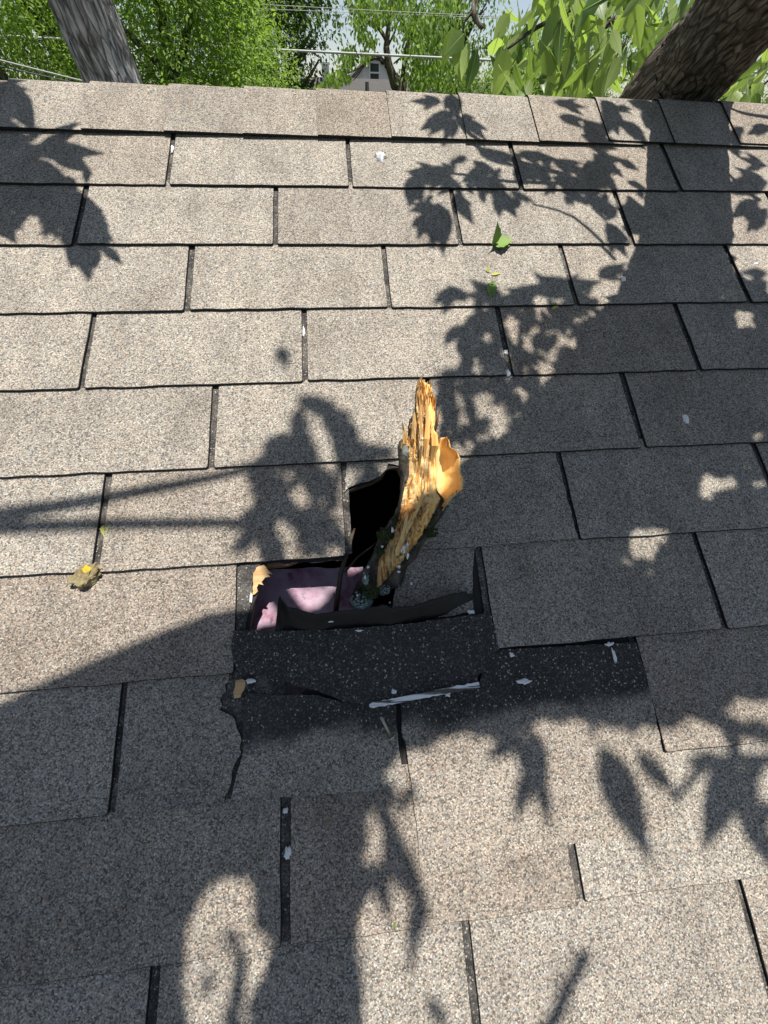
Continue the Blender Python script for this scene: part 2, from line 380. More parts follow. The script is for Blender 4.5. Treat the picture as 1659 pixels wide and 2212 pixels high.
def lip(x0, y0, x1, y1, tt, i):
    x = x0 + (x1 - x0) * tt; y = y0 + (y1 - y0) * tt
    h = 0.005 + 0.030 * tt ** 1.3 * (0.35 + 0.65 * min(1, (len(top_c) - 1 - i) / 15)) + 0.004 * math.sin(i * .37 + tt * 2)
    jj = 3.5 * noise.noise(Vector((i * 2.3, tt, 0))) * tt; h += 0.0022 * noise.noise(Vector((i * .9, tt * 3.1, 5))) + 0.0016 * noise.noise(Vector((i * 2.1, tt * 6, 1)))
    return RP(x, y + jj, h)
for side in (0, 1):
    for i, (b, a) in enumerate(zip(bot_c, top_c)):
        for j in range(NR + 1):
            p = lip(*b, *a, j / NR, i); vs.append(p - (EN * 0.7 + EV * 0.7) * 0.0 if side == 0 else p + EV * 0.0022 - EN * 0.001)
nn = len(top_c) * (NR + 1)
for s_ in (0, 1):
    for i in range(len(top_c) - 1):
        for j in range(NR):
            a = s_ * nn + i * (NR + 1) + j; q = (a, a + NR + 1, a + NR + 2, a + 1); fs.append(q if s_ == 0 else q[::-1])
for i in range(len(top_c) - 1):
    a = i * (NR + 1) + NR; fs.append((a, a + NR + 1, a + NR + 1 + nn, a + nn))
    a = i * (NR + 1); fs.append((a, a + nn, a + NR + 1 + nn, a + NR + 1))
for i in (0, len(top_c) - 1):
    for j in range(NR):
        a = i * (NR + 1) + j; fs.append((a, a + 1, a + 1 + nn, a + nn))
o = mesh('torn_felt', vs, fs, M['felt'], house, smooth=True); o['label'] = 'strip of black felt curled up at the hole edge'
# bright splintered plywood at the hole's left rim, and the lower one
def splinter(pts, nlev, seed, parent=house):
    return slab('plywood_splinter', jag(px(pts), 0.004, 0.0009, seed), lambda u, v: nlev, 0.004, [M['plywood'], M['plywood']], parent)
splinter([(548, 1240), (556, 1226), (572, 1221), (580, 1232), (590, 1241), (578, 1240), (586, 1246), (574, 1248), (566, 1258), (570, 1264), (560, 1262), (556, 1270), (558, 1278), (552, 1284), (546, 1286), (549, 1262)], 0.0035, 21)
splinter([(510, 1470), (524, 1466), (531, 1470), (528, 1490), (520, 1506), (507, 1508), (505, 1494)], 0.0022, 22)

# ridge caps
seam = [UV(x, y)[0] for x, y in ((360, 300), (528, 303), (688, 306), (845, 308), (1005, 312), (1160, 316), (1310, 320), (1450, 325), (1590, 328))]
step = (seam[-1] - seam[0]) / (len(seam) - 1)
us = [seam[0] - step * j for j in range(12, 0, -1)] + seam + [seam[-1] + step * j for j in range(1, 11)]
APEX = RW(0, RV)                                     # on the ridge line
BV = Vector((0, CT, -ST)); BN = Vector((0, ST, CT))
def cap_prof(noff, drop):
    R = 0.020; pts = []
    d = R * math.tan(TH)                             # tangent length of the rounded crest
    vb = -0.0085 + drop
    for i in range(5): pts.append(RW(0, vb + (RV - d - vb) * i / 5, noff) )
    c = APEX - Vector((0, 0, 1)) * (R / CT)
    for i in range(7):
        a = -TH + 2 * TH * i / 6; pts.append(c + Vector((0, math.sin(a), math.cos(a))) * (R + noff))
    for i in range(1, 6): pts.append(APEX + BV * (d + (RV + 0.0085 - d) * i / 5) + BN * noff)
    return pts
for j, uj in enumerate(us):
    drop = rnd.uniform(-0.003, 0.003); L = step + 0.075; vs = []; fs = []; mi = []
    NS = 4; rings = []
    for s_ in range(NS + 1):
        uu = L * s_ / NS; no = 0.0066 + 0.0030 * (1 - uu / step)
        for side in (0.0026, 0.0):
            pr = cap_prof(no + side, drop + 0.002 * s_ / NS)
            for q in pr: vs.append(Vector((uj + uu, q.y, q.z)))
    n = 17
    for s_ in range(NS):
        a, b = s_ * 2 * n, (s_ + 1) * 2 * n
        for i in range(n - 1):
            fs.append((a + i, b + i, b + i + 1, a + i + 1)); mi.append(0)
            fs.append((a + n + i, a + n + i + 1, b + n + i + 1, b + n + i)); mi.append(1)
        fs.append((a, a + n, b + n, b)); mi.append(1); fs.append((a + n - 1, b + n - 1, b + 2 * n - 1, a + 2 * n - 1)); mi.append(1)
    for i in range(n - 1):
        fs.append((i, i + 1, n + i + 1, n + i)); mi.append(1)
        e = NS * 2 * n; fs.append((e + i, e + n + i, e + n + i + 1, e + i + 1)); mi.append(1)
    mesh('ridge_cap', vs, fs, [M['shingle'], M['edge']], house, mi, origin=RW(uj, RV))

# the rest of the roof, out of sight: outer shingles in one piece, back slope, rafters, walls, ceiling
mb = MB()
def field(axv, axn, base, u_a, u_b, v_a, v_b, front):
    k = 0; v = v_b
    while v > v_a:
        off = (k % 2) * TAB / 2; u = u_a + off
        while u < u_b:
            ue = min(u + TAB - SLOT, u_b); uc = (u + ue) / 2
            if not (front and U0 - 0.25 < uc < U1 + 0.25 and v > -13 * E_ - 0.001):
                mb.box(base + EU * uc + axv * (v - E_ / 2) + axn * (0.0052), ((ue - u) / 2, E_ / 2 + 0.004, 0.0015), 0, (EU, (axv * 1 + axn * 0.022).normalized() if front else (axv - axn * -0.022).normalized(), axn))
            u += TAB
        v -= E_; k += 1
field(EV, EN, ORG, UA, UB, V0, 0.0, True)
field(-BV, BN, APEX, UA, UB, -1.45, -0.12, False)
o = mb.build('outer_shingles', [M['shingle']], house); o['kind'] = 'stuff'
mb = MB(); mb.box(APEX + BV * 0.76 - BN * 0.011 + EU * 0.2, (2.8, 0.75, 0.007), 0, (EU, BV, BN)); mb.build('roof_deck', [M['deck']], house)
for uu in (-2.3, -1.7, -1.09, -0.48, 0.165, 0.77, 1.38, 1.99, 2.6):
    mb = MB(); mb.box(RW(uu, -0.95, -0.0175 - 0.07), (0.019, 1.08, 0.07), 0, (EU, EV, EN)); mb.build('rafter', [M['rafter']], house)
M['siding'] = plain('painted_siding', (0.62, 0.60, 0.55), 0.7, var=0.1, scale=6)
zE = RW(0, V0).z - 0.02; yE = RW(0, V0).y + 0.12; yB = (APEX + BV * 1.5).y - 0.12; zB = (APEX + BV * 1.5).z - 0.02
mb = MB()
for a, b, zt in (((UA + .1, yE), (UB - .1, yE), zE), ((UA + .1, yB), (UB - .1, yB), zB)):
    mb.box(((a[0] + b[0]) / 2, a[1], zt / 2), ((b[0] - a[0]) / 2, 0.05, zt / 2))
for x in (UA + 0.15, UB - 0.15):
    za = APEX.z - 0.06
    for s_ in (0,):
        prof = [(yE + .06, 0), (yB - .06, 0), (yB - .06, zB - 0.03), (APEX.y, za), (yE + .06, zE - 0.03)]
        v = [(x - .05, a, b) for a, b in prof] + [(x + .05, a, b) for a, b in prof]
        mb.add(v, [tuple(range(5)), tuple(range(9, 4, -1))] + [(i, i + 5, (i + 1) % 5 + 5, (i + 1) % 5) for i in range(5)])
mb.build('wall', [M['siding']], house)
mb = MB(); mb.box((0.2, (yE + yB) / 2, 2.30), (2.6, (yB - yE) / 2 - 0.06, 0.01)); mb.build('ceiling', [plain('ceiling_board', (0.3, 0.28, 0.25))], house)

# ------------------------------------------------------------------ insulation in the attic
t = NT('pink_insulation'); vec = t.coord(); a = t.noise(vec, 22.0, 6.0, 0.6); b = t.noise(vec, 75.0, 4.0)
c = t.ramp(a, [(0.34, (0.24, 0.085, 0.12)), (0.46, (0.40, 0.27, 0.35)), (0.7, (0.58, 0.48, 0.56))]); c = t.mix(t.ramp(b, [(0.62, (0, 0, 0)), (0.72, (0.7,) * 3)]), c, (0.10, 0.05, 0.05))
t.bump(t.math('ADD', a, t.math('MULTIPLY', t.noise(vec, 240.0, 4.0), .35)), 0.45, 0.008); M['pink'] = t.done(c, 0.95); t.b.inputs['Sheen Weight'].default_value = 0.3
NX, NY = 46, 40; vs = []; fs = []
for i in range(NX + 1):
    for j in range(NY + 1):
        u = -0.42 + 0.48 * i / NX; v = -1.02 + 0.27 * j / NY; q = RW(u, v, -0.016)
        d = 0.048 + 0.005 * noise.noise(Vector((u * 11, v * 11, 1))) + 0.006 * noise.noise(Vector((u * 40, v * 40, 4))) + 0.10 * max(0, u - 0.00) - 0.22 * max(0, -(v + .80))
        vs.append((q.x, q.y, q.z - d))
nv = len(vs); vs += [(x, y, z - 0.09) for x, y, z in vs]
for i in range(NX):
    for j in range(NY):
        a = i * (NY + 1) + j; fs.append((a, a + NY + 1, a + NY + 2, a + 1)); fs.append((a + nv, a + nv + 1, a + nv + NY + 2, a + nv + NY + 1))
for i in range(NX):
    for j in (0, NY):
        a = i * (NY + 1) + j; fs.append((a, a + nv, a + nv + NY + 1, a + NY + 1))
for j in range(NY):
    for i in (0, NX):
        a = i * (NY + 1) + j; fs.append((a, a + 1, a + 1 + nv, a + nv))
o = mesh('insulation_batt', vs, fs, M['pink'], None, smooth=True, origin=Vector(vs[0]))
tag(o, 'pink fluffy insulation showing through the hole in the roof', 'insulation')

# ------------------------------------------------------------------ bark, leaf and moss materials
def bark_mat(name, stops, scale, moss=0.0, bumpd=0.01, base='Object'):
    t = NT(name)
    if base == 'grain':
        at = t.n('Attribute', attribute_name='grain'); mp = t.n('Mapping', Vector=at.outputs['Vector']); mp.inputs['Scale'].default_value = scale; vec = mp.outputs[0]
    else: vec = t.coord(base, scale)
    a = t.noise(vec, 1.0, 8.0, 0.62); vo = t.n('TexVoronoi', Vector=vec, Scale=1.3, feature='F1').outputs['Distance']
    h = t.math('ADD', t.math('MULTIPLY', a, 0.55), t.math('MULTIPLY', vo, 0.28)); h = t.math('ADD', h, t.math('MULTIPLY', t.noise(vec, 3.6, 5.0, 0.7), 0.30)); c = t.ramp(h, stops)
    ed = t.n('TexVoronoi', Vector=vec, Scale=1.5, feature='DISTANCE_TO_EDGE'); t.set(ed.inputs['Vector'], t.mix(0.42, vec, t.noise(vec, 1.1, 5.0, out='Color')))
    ck = t.ramp(ed.outputs['Distance'], [(0.0, (0.25,) * 3), (0.14, (1, 1, 1))])
    if base == 'grain': c = t.mix(ck, tuple(x * .6 for x in stops[0][1]), c); h = t.math('ADD', h, t.math('MULTIPLY', ck, 0.45))
    if moss:
        g = t.noise(t.coord(base), 26.0, 5.0, 0.65)
        c = t.mix(t.ramp(g, [(0.58, (0, 0, 0)), (0.66, (moss,) * 3)]), c, (0.035, 0.06, 0.012))
        c = t.mix(t.ramp(t.noise(t.coord(base), 48.0, 4.0, 0.6), [(0.64, (0, 0, 0)), (0.69, (moss * .7,) * 3)]), c, (0.30, 0.36, 0.32))
    t.bump(h, 1.0, bumpd); return t.done(c, 0.92, 0.15)
M['bark_br'] = bark_mat('branch_bark', [(0.3, (0.012, 0.010, 0.008)), (0.55, (0.055, 0.045, 0.036)), (0.8, (0.17, 0.15, 0.13))], (70, 70, 30), 0.9, 0.006)
M['bark_tr'] = bark_mat('leaning_bark', [(0.3, (0.020, 0.016, 0.013)), (0.52, (0.10, 0.085, 0.068)), (0.8, (0.33, 0.29, 0.24))], (95, 95, 26), 0.0, 0.008, 'grain')
M['bark_gr'] = bark_mat('grey_bark', [(0.34, (0.05, 0.046, 0.044)), (0.5, (0.22, 0.21, 0.20)), (0.68, (0.50, 0.49, 0.48))], (42, 42, 9), 0.0, 0.012, 'grain')
M['bark_far'] = bark_mat('far_bark', [(0.3, (0.05, 0.04, 0.032)), (0.7, (0.17, 0.14, 0.115))], (30, 30, 6), 0.0, 0.02, 'grain')
def leaf_mat(name, c0, c1, trans=0.35, tcol=None, rough=0.5, spec=0.3, scale=3.0):
    t = NT(name); oi = t.n('ObjectInfo'); geo = t.n('NewGeometry')
    f = t.math('ADD', t.math('MULTIPLY', geo.outputs['Random Per Island'], 0.7), t.math('MULTIPLY', t.noise(t.coord(), scale, 2.0), 0.45)) if scale else oi.outputs['Random']
    c = t.mix(f, c0, c1); t.done(c, rough, spec)
    tr = t.n('BsdfTranslucent'); t.set(tr.inputs[0], t.mix(1.0, c, tcol or (1.5, 1.7, 0.7), 'MULTIPLY'))
    mx = t.n('MixShader'); mx.inputs[0].default_value = trans
    t.set(mx.inputs[1], t.b.outputs[0]); t.set(mx.inputs[2], tr.outputs[0])
    t.t.links.new(mx.outputs[0], t.t.nodes['Material Output'].inputs[0]); return t.m
M['leaf_near'] = leaf_mat('near_leaf', (0.06, 0.12, 0.025), (0.36, 0.45, 0.16), 0.45, scale=0, rough=.38, spec=.5)
M['leaf_crown'] = leaf_mat('crown_leaf', (0.055, 0.12, 0.02), (0.10, 0.18, 0.035), 0.3)
M['leaf_bush'] = leaf_mat('bush_leaf', (0.085, 0.15, 0.03), (0.30, 0.40, 0.11), 0.46, scale=1.6)
M['leaf_dark'] = leaf_mat('dark_leaf', (0.045, 0.09, 0.02), (0.12, 0.18, 0.05), 0.35, scale=.8)
M['leaf_mid'] = leaf_mat('mid_leaf', (0.10, 0.17, 0.035), (0.27, 0.37, 0.10), 0.42, scale=1.2)
M['vein'] = plain('leaf_vein', (0.30, 0.38, 0.10), 0.6)

# ------------------------------------------------------------------ the broken branch
D_ST = (EV * 0.91 + EN * 0.41).normalized(); N_ST = D_ST.cross(EU) * -1
if N_ST.dot(EN) < 0: N_ST = -N_ST
B_ST = RP(800, 1290, 0.0)
def SP(x, y, dep=0.0):
    d = ray(x, y); tt = (B_ST - CAM).dot(N_ST) / d.dot(N_ST); return CAM + d * tt + N_ST * dep
def z1(x, y): return 696.8 + 0.24 * x, 796.3 + 0.24 * y
t = NT('split_wood'); cmap = t.coord(scale=(95, 95, 9)); a = t.noise(cmap, 1.6, 7.0, 0.68); b = t.noise(t.coord(), 24.0, 3.0); g = t.noise(t.coord(scale=(160, 160, 14)), 1.7, 3.0)
c = t.ramp(a, [(0.26, (0.26, 0.10, 0.026)), (0.36, (0.60, 0.29, 0.08)), (0.46, (0.82, 0.52, 0.20)), (0.58, (0.89, 0.66, 0.34)), (0.75, (0.92, 0.77, 0.52))])
c = t.mix(t.ramp(b, [(0.48, (0, 0, 0)), (0.66, (0.75,) * 3)]), c, (0.55, 0.22, 0.055))
c = t.mix(t.ramp(g, [(0.60, (0, 0, 0)), (0.67, (0.85,) * 3)]), c, (0.06, 0.03, 0.02))
t.bump(t.math('ADD', a, t.math('MULTIPLY', g, -0.4)), 0.9, 0.006); M['raw'] = t.done(c, 0.65, 0.25)
t = NT('pale_wood'); a = t.noise(t.coord(scale=(60, 60, 8)), 1.5, 5.0, 0.55)
c = t.ramp(a, [(0.3, (0.80, 0.40, 0.10)), (0.55, (0.90, 0.58, 0.22)), (0.75, (0.93, 0.72, 0.40))]); t.bump(a, 0.4, 0.003); M['pale'] = t.done(c, 0.6, 0.25)
branch = empty('broken_branch', B_ST, 'splintered tree branch with raw orange wood stuck through the roof hole', 'branch')
ROT_ST = Matrix((EU, N_ST, D_ST)).transposed()                    # object Z runs along the grain
def grain_obj(name, verts, faces, mats, mi=None, smooth=True):
    inv = ROT_ST.transposed(); me = bpy.data.meshes.new(name)
    me.from_pydata([tuple(inv @ (Vector(v) - B_ST)) for v in verts], [], faces)
    if mi: me.polygons.foreach_set('material_index', mi)
    me.polygons.foreach_set('use_smooth', [smooth] * len(faces)); me.update()
    o = link(name, me, mats); o.parent = branch; o.matrix_local = ROT_ST.to_4x4(); return o
rows = [(88, 868, 869, 885, 886), (118, 856, 858, 915, 917), (150, 848, 850, 965, 968), (180, 842, 845, 982, 985), (215, 836, 838, 976, 980), (260, 830, 833, 1000, 1004), (330, 832, 835, 1003, 1012), (400, 824, 828, 1004, 1030), (470, 778, 790, 1004, 1040), (520, 774, 780, 1000, 1034), (560, 772, 778, 990, 1018), (610, 768, 772, 1000, 1006),
        (650, 690, 765, 1004, 1008), (700, 676, 770, 1005, 1010), (770, 680, 773, 1002, 1008), (840, 686, 775, 1000, 1006), (900, 690, 774, 1000, 1006), (960, 702, 772, 1000, 1008), (1050, 700, 748, 1002, 1014), (1110, 698, 735, 1012, 1040), (1160, 692, 722, 1020, 1075), (1210, 684, 712, 1005, 1100), (1260, 672, 704, 985, 1105), (1340, 632, 690, 945, 1060), (1420, 572, 662, 900, 1000), (1500, 512, 628, 850, 945),
        (1560, 492, 600, 812, 905), (1600, 478, 578, 780, 880), (1650, 462, 548, 745, 860), (1700, 438, 518, 712, 838), (1780, 392, 492, 655, 765), (1860, 345, 486, 560, 740), (1920, 322, 482, 497, 722), (2000, 298, 470, 480, 692), (2080, 276, 440, 450, 650), (2150, 268, 400, 410, 612), (2230, 262, 390, 400, 590)]
# finer rows
rows = [(y, bl, wl - (12 if 1050 <= y <= 1750 else 0), wr + (18 if 1150 <= y <= 1750 else 0), br + (10 if 1150 <= y <= 1750 else 0)) for y, bl, wl, wr, br in rows]
fr_ = []
for i in range(len(rows) - 1):
    a, b = rows[i], rows[i + 1]; k = max(1, round((b[0] - a[0]) / 14))
    for j in range(k): fr_.append(tuple(a[q] + (b[q] - a[q]) * j / k for q in range(5)))
fr_.append(rows[-1])
NF, NB_, NSD = 26, 14, 3
vs = []; fs = []; mi = []; per = None
for ri, (y, bl, wl, wr, br) in enumerate(fr_):
    ring = []; wpx = (br - bl) * 0.24; R = max(0.004, wpx * 0.00052 * 0.5)
    sink = -max(0.0, (y - 1950)) * 0.00022
    def P(x, dep): 
        X, Y = z1(x, y); return SP(X, Y, dep + sink)
    jl = 4 * noise.noise(Vector((y * 0.05, 3, 0))) + 3 * noise.noise(Vector((y * 0.2, 9, 0)))
    ring.append(P(bl, 0.0))
    for q in range(1, NSD): s_ = q / NSD; ring.append(P(bl + (wl + jl - bl) * s_, R * 0.55 * math.sin(s_ * 1.57) + 0.0015 * noise.noise(Vector((y * .09, q * 3, 1)))))
    full = max(0.0, min(1.0, (y - 1700) / 200))
    for q in range(NF + 1):
        s_ = q / NF; x = wl + jl + (wr - wl - jl) * s_
        dep = R * (0.30 + 0.28 * math.sin(s_ * math.pi))
        fib = noise.noise(Vector((x * 0.055, y * 0.0045, 2))) * 0.0075 + noise.noise(Vector((x * 0.16, y * 0.012, 7))) * 0.0042 + noise.noise(Vector((x * 0.5, y * 0.03, 5))) * 0.0014
        stepn = 0.004 if (s_ > 0.55 and 560 < y < 1300) else 0.0
        ring.append(P(x, dep + fib * min(1, R / 0.015) + stepn + full * R * 0.3))
    for q in range(1, NSD): s_ = q / NSD; ring.append(P(wr + (br - wr) * s_, R * 0.5 * math.cos(s_ * 1.57) + 0.0015 * noise.noise(Vector((y * .09, q * 3, 8)))))
    ring.append(P(br, 0.0))
    cx = (bl + br) / 2; hw = (br - bl) / 2
    for q in range(1, NB_):
        a = math.pi * q / NB_; rr = 1 + 0.16 * noise.noise(Vector((math.cos(a) * 2, y * 0.02, 6)))
        ring.append(P(cx + hw * math.cos(a) * (0.6 + .4 * rr), -R * 1.25 * math.sin(a) * rr))
    per = len(ring); vs += ring
nfront0, nfront1 = NSD, NSD + NF
for i in range(len(fr_) - 1):
    for q in range(per):
        a = i * per + q; b = i * per + (q + 1) % per; fs.append((a, a + per, b + per, b))
        wood = nfront0 <= q < nfront1 and fr_[i][0] < 1925
        if wood: 
            s_ = (q - nfront0) / NF; yy = fr_[i][0]
            mi.append(2 if (0.80 < s_ and 560 < yy < 1150) or (0.66 < s_ < 0.95 and 1150 <= yy < 1600) or (s_ > .62 and yy < 560) else 0)
        else: mi.append(1)
fs.append(tuple(range(per))[::-1]); mi.append(0); fs.append(tuple(range((len(fr_) - 1) * per, len(fr_) * per))); mi.append(1)
grain_obj('limb', vs, fs, [M['raw'], M['bark_br'], M['pale']], mi)
# hollow shell of wood on the right
srow = [(618, 1070, 1100), (640, 1030, 1112), (680, 1012, 1122), (715, 1008, 1130), (745, 1005, 1180), (800, 1003, 1214), (870, 1003, 1214), (940, 1003, 1218), (980, 1003, 1240), (1030, 1004, 1240), (1075, 1006, 1232), (1110, 1012, 1180), (1150, 1020, 1140), (1190, 1022, 1110), (1230, 1020, 1085), (1270, 1012, 1062)]
f2 = []
for i in range(len(srow) - 1):
    a, b = srow[i], srow[i + 1]; k = max(1, round((b[0] - a[0]) / 16))
    for j in range(k): f2.append(tuple(a[q] + (b[q] - a[q]) * j / k for q in range(3)))
f2.append(srow[-1]); NC = 14; vs = []; fs = []; mi = []
for layer in (0, 1):
    for y, l, r in f2:
        for q in range(NC + 1):
            s_ = q / NC; x = l + (r - l) * s_; e = (3 * noise.noise(Vector((y * 0.09, 1, 4))) if q == NC else 0)
            dep = 0.004 - 0.021 * math.sin(min(1, s_ * 1.05) * math.pi) ** 0.8 * (1 - abs((y - 900) / 420) ** 2 * 0.6) + 0.009 * s_ + 0.0012 * noise.noise(Vector((x * .05, y * .006, 8)))
            X, Y = z1(x + e, y); vs.append(SP(X, Y, dep - layer * (0.0035 + 0.004 * math.sin(s_ * math.pi))))
n = len(f2) * (NC + 1)
for i in range(len(f2) - 1):
    for q in range(NC):
        a = i * (NC + 1) + q; fs.append((a, a + NC + 1, a + NC + 2, a + 1)); mi.append(0); fs.append((a + n, a + n + 1, a + n + NC + 2, a + n + NC + 1)); mi.append(1)
    a = i * (NC + 1) + NC; fs.append((a, a + NC + 1, a + NC + 1 + n, a + n)); mi.append(2)
    a = i * (NC + 1); fs.append((a, a + n, a + NC + 1 + n, a + NC + 1)); mi.append(1)
for q in range(NC):
    fs.append((q, q + 1, q + 1 + n, q + n)); mi.append(2); a = (len(f2) - 1) * (NC + 1) + q; fs.append((a, a + n, a + n + 1, a + 1)); mi.append(1)
grain_obj('hollow_shell', vs, fs, [M['pale'], M['bark_br'], M['raw']], mi)
# splinters that stand away from the break
def shard(pts, wid, dep, mat, name='splinter'):
    vs = []; fs = []
    for i, (x, y) in enumerate(pts):
        a = Vector(pts[max(0, i - 1)]); b = Vector(pts[min(len(pts) - 1, i + 1)]); tdir = (b - a).normalized(); nx = Vector((-tdir.y, tdir.x)) * wid[i]
        for sgn, dd in ((-1, 0), (0, 0.003), (1, 0), (0, -0.003)):
            X, Y = z1(x + nx.x * sgn, y + nx.y * sgn); vs.append(SP(X, Y, dep[i] + dd))
    for i in range(len(pts) - 1):
        for q in range(4): fs.append((i * 4 + q, i * 4 + (q + 1) % 4, i * 4 + 4 + (q + 1) % 4, i * 4 + 4 + q))
    fs.append((3, 2, 1, 0)); e = 4 * (len(pts) - 1); fs.append((e, e + 1, e + 2, e + 3))
    grain_obj(name, vs, fs, mat, smooth=False)
shard([(745, 700), (735, 620), (722, 550), (705, 490)], [26, 24, 16, 3], [0.006, 0.008, 0.010, 0.013], M['raw'])
shard([(800, 640), (806, 520), (802, 430), (795, 378)], [18, 18, 12, 2], [0.014, 0.016, 0.017, 0.018], M['raw'])
shard([(900, 900), (905, 640), (915, 420), (912, 300)], [2, 24, 14, 2], [0.008, 0.023, 0.023, 0.020], M['pale'])
shard([(960, 900), (972, 700), (965, 600), (950, 545)], [2, 30, 24, 4], [0.008, 0.026, 0.025, 0.021], M['pale'])
shard([(700, 1500), (770, 1330), (840, 1180), (880, 1060)], [16, 20, 18, 3], [0.020, 0.026, 0.028, 0.024], M['raw'])
shard([(640, 1640), (690, 1500), (720, 1380), (745, 1240)], [20, 22, 16, 3], [0.022, 0.026, 0.026, 0.022], M['raw'])
shard([(860, 900), (858, 700), (850, 420), (848, 200)], [1, 13, 10, 2], [0.010, 0.025, 0.022, 0.014], M['raw'])
shard([(1060, 1230), (1130, 1150), (1190, 1095), (1236, 1072)], [14, 18, 14, 4], [0.010, 0.012, 0.012, 0.012], M['raw'])
rs = random.Random(91)
for _ in range(46):                                   # fine torn fibres lying along the break
    y0 = rs.uniform(240, 1480); ln = rs.uniform(80, 300); a_ = rs.uniform(.06, .94)
    def wx(y):
        y = min(1600, max(120, y))
        for q in range(len(rows) - 1):
            if rows[q][0] <= y <= rows[q + 1][0]:
                f_ = (y - rows[q][0]) / (rows[q + 1][0] - rows[q][0]); l_ = rows[q][2] + (rows[q + 1][2] - rows[q][2]) * f_; r_ = rows[q][3] + (rows[q + 1][3] - rows[q][3]) * f_
                return l_ + (r_ - l_) * a_, (r_ - l_) * .24 * .00052 * .5
    ps = []; dp = []
    for q in range(4):
        x_, R_s = wx(y0 - ln * q / 3); ps.append((x_ + rs.uniform(-3, 3), y0 - ln * q / 3)); dp.append(R_s * (.32 + .3 * math.sin(a_ * math.pi)) + .002 + .0035 * q / 3 * rs.random())
    w0 = rs.uniform(3, 9); shard(ps, [.6, w0, w0 * .7, .8], dp, rs.choice((M['raw'], M['raw'], M['pale'])))
for x_, y_ in ((858, 150), (880, 110), (925, 140), (955, 155), (838, 250), (1000, 300), (1030, 430), (1022, 560), (780, 480), (770, 640), (700, 660), (1100, 640), (1185, 760), (1225, 970)):
    shard([(x_, y_ + 60), (x_ + rs.uniform(-4, 4), y_ + 20), (x_ + rs.uniform(-8, 8), y_ - rs.uniform(8, 40))], [rs.uniform(6, 12), rs.uniform(4, 8), .8], [.006, .008, .010], rs.choice((M['raw'], M['pale'])))
# lichen patches on the bark
M['lichen'] = plain('lichen', (0.19, 0.25, 0.235), 0.95, var=0.45, scale=180)
M['moss'] = plain('moss', (0.03, 0.045, 0.014), 0.95, var=0.6, scale=220)
def crust(cx, cy, rx, ry, seed, mat, name, n=110, dep0=0.03, sz=0.0017):
    r = random.Random(seed); mb = MB()
    for _ in range(n):
        a = r.uniform(0, 6.28); q = math.sqrt(r.random()); X, Y = z1(cx + rx * q * math.cos(a), cy + ry * q * math.sin(a))
        p = SP(X, Y, dep0 * math.sqrt(max(0.05, 1 - q * q)) * 0.35 + r.uniform(0, 0.002)); s_ = sz * r.uniform(0.5, 1.3)
        ax = Vector((r.gauss(0, 1), r.gauss(0, 1), r.gauss(0, 1))).normalized(); bx = ax.cross(N_ST).normalized(); 
        cxx = ax.cross(bx)
        mb.add([p + ax * s_, p + bx * s_, p - ax * s_ * .8, p - bx * s_, p + cxx * s_ * .6, p - cxx * s_ * .6], [(0, 1, 4), (1, 2, 4), (2, 3, 4), (3, 0, 4), (1, 0, 5), (2, 1, 5), (3, 2, 5), (0, 3, 5)])
    o = grain_obj(name, mb.v, mb.f, mat, smooth=False); o['kind'] = 'stuff'; return o
crust(350, 2055, 95, 70, 1, M['lichen'], 'lichen', 260, 0.10)
crust(540, 1960, 60, 50, 2, M['lichen'], 'lichen', 60, 0.06)
crust(385, 1870, 30, 50, 3, M['lichen'], 'lichen', 50, 0.06)
crust(1180, 1165, 26, 18, 4, M['lichen'], 'lichen', 40, 0.04)
crust(1120, 1240, 18, 14, 5, M['lichen'], 'lichen', 24, 0.03)
crust(560, 1480, 75, 60, 6, M['moss'], 'moss', 160, 0.06); crust(510, 1620, 40, 50, 7, M['moss'], 'moss', 100, 0.06)
crust(430, 1960, 80, 80, 8, M['moss'], 'moss', 160, 0.09); crust(640, 1350, 22, 40, 9, M['moss'], 'moss', 50, 0.04); crust(960, 1460, 70, 50, 10, M['moss'], 'moss', 120, 0.04)

# ------------------------------------------------------------------ twigs, stick, nail, scraps on the roof
M['twig'] = plain('twig_bark', (0.075, 0.055, 0.042), 0.9, var=0.4, scale=120)
def twig(pts, rad, label, mat=None, seg=7):
    mb = MB(); q = [RP(x, y, n) for x, y, n in pts]; mb.tube(q, rad, seg, rough=0.25)
    o = mb.build('twig', mat or M['twig'], origin=q[0], smooth=True); return tag(o, label, 'twig', 'twigs in the roof hole')
twig([(725, 1330, -0.035), (730, 1285, -0.018), (736, 1240, -0.010), (748, 1200, -0.008), (758, 1165, -0.012), (766, 1142, -0.020)], [0.0036, 0.0034, 0.0032, 0.003, 0.0024, 0.0014], 'thicker brown twig rising out of the hole beside the pink insulation')
twig([(745, 1236, -0.012), (772, 1204, -0.014), (796, 1186, -0.016), (812, 1174, -0.018)], [0.0016, 0.0014, 0.0012, 0.0008], 'thin side twig crossing the dark part of the hole')
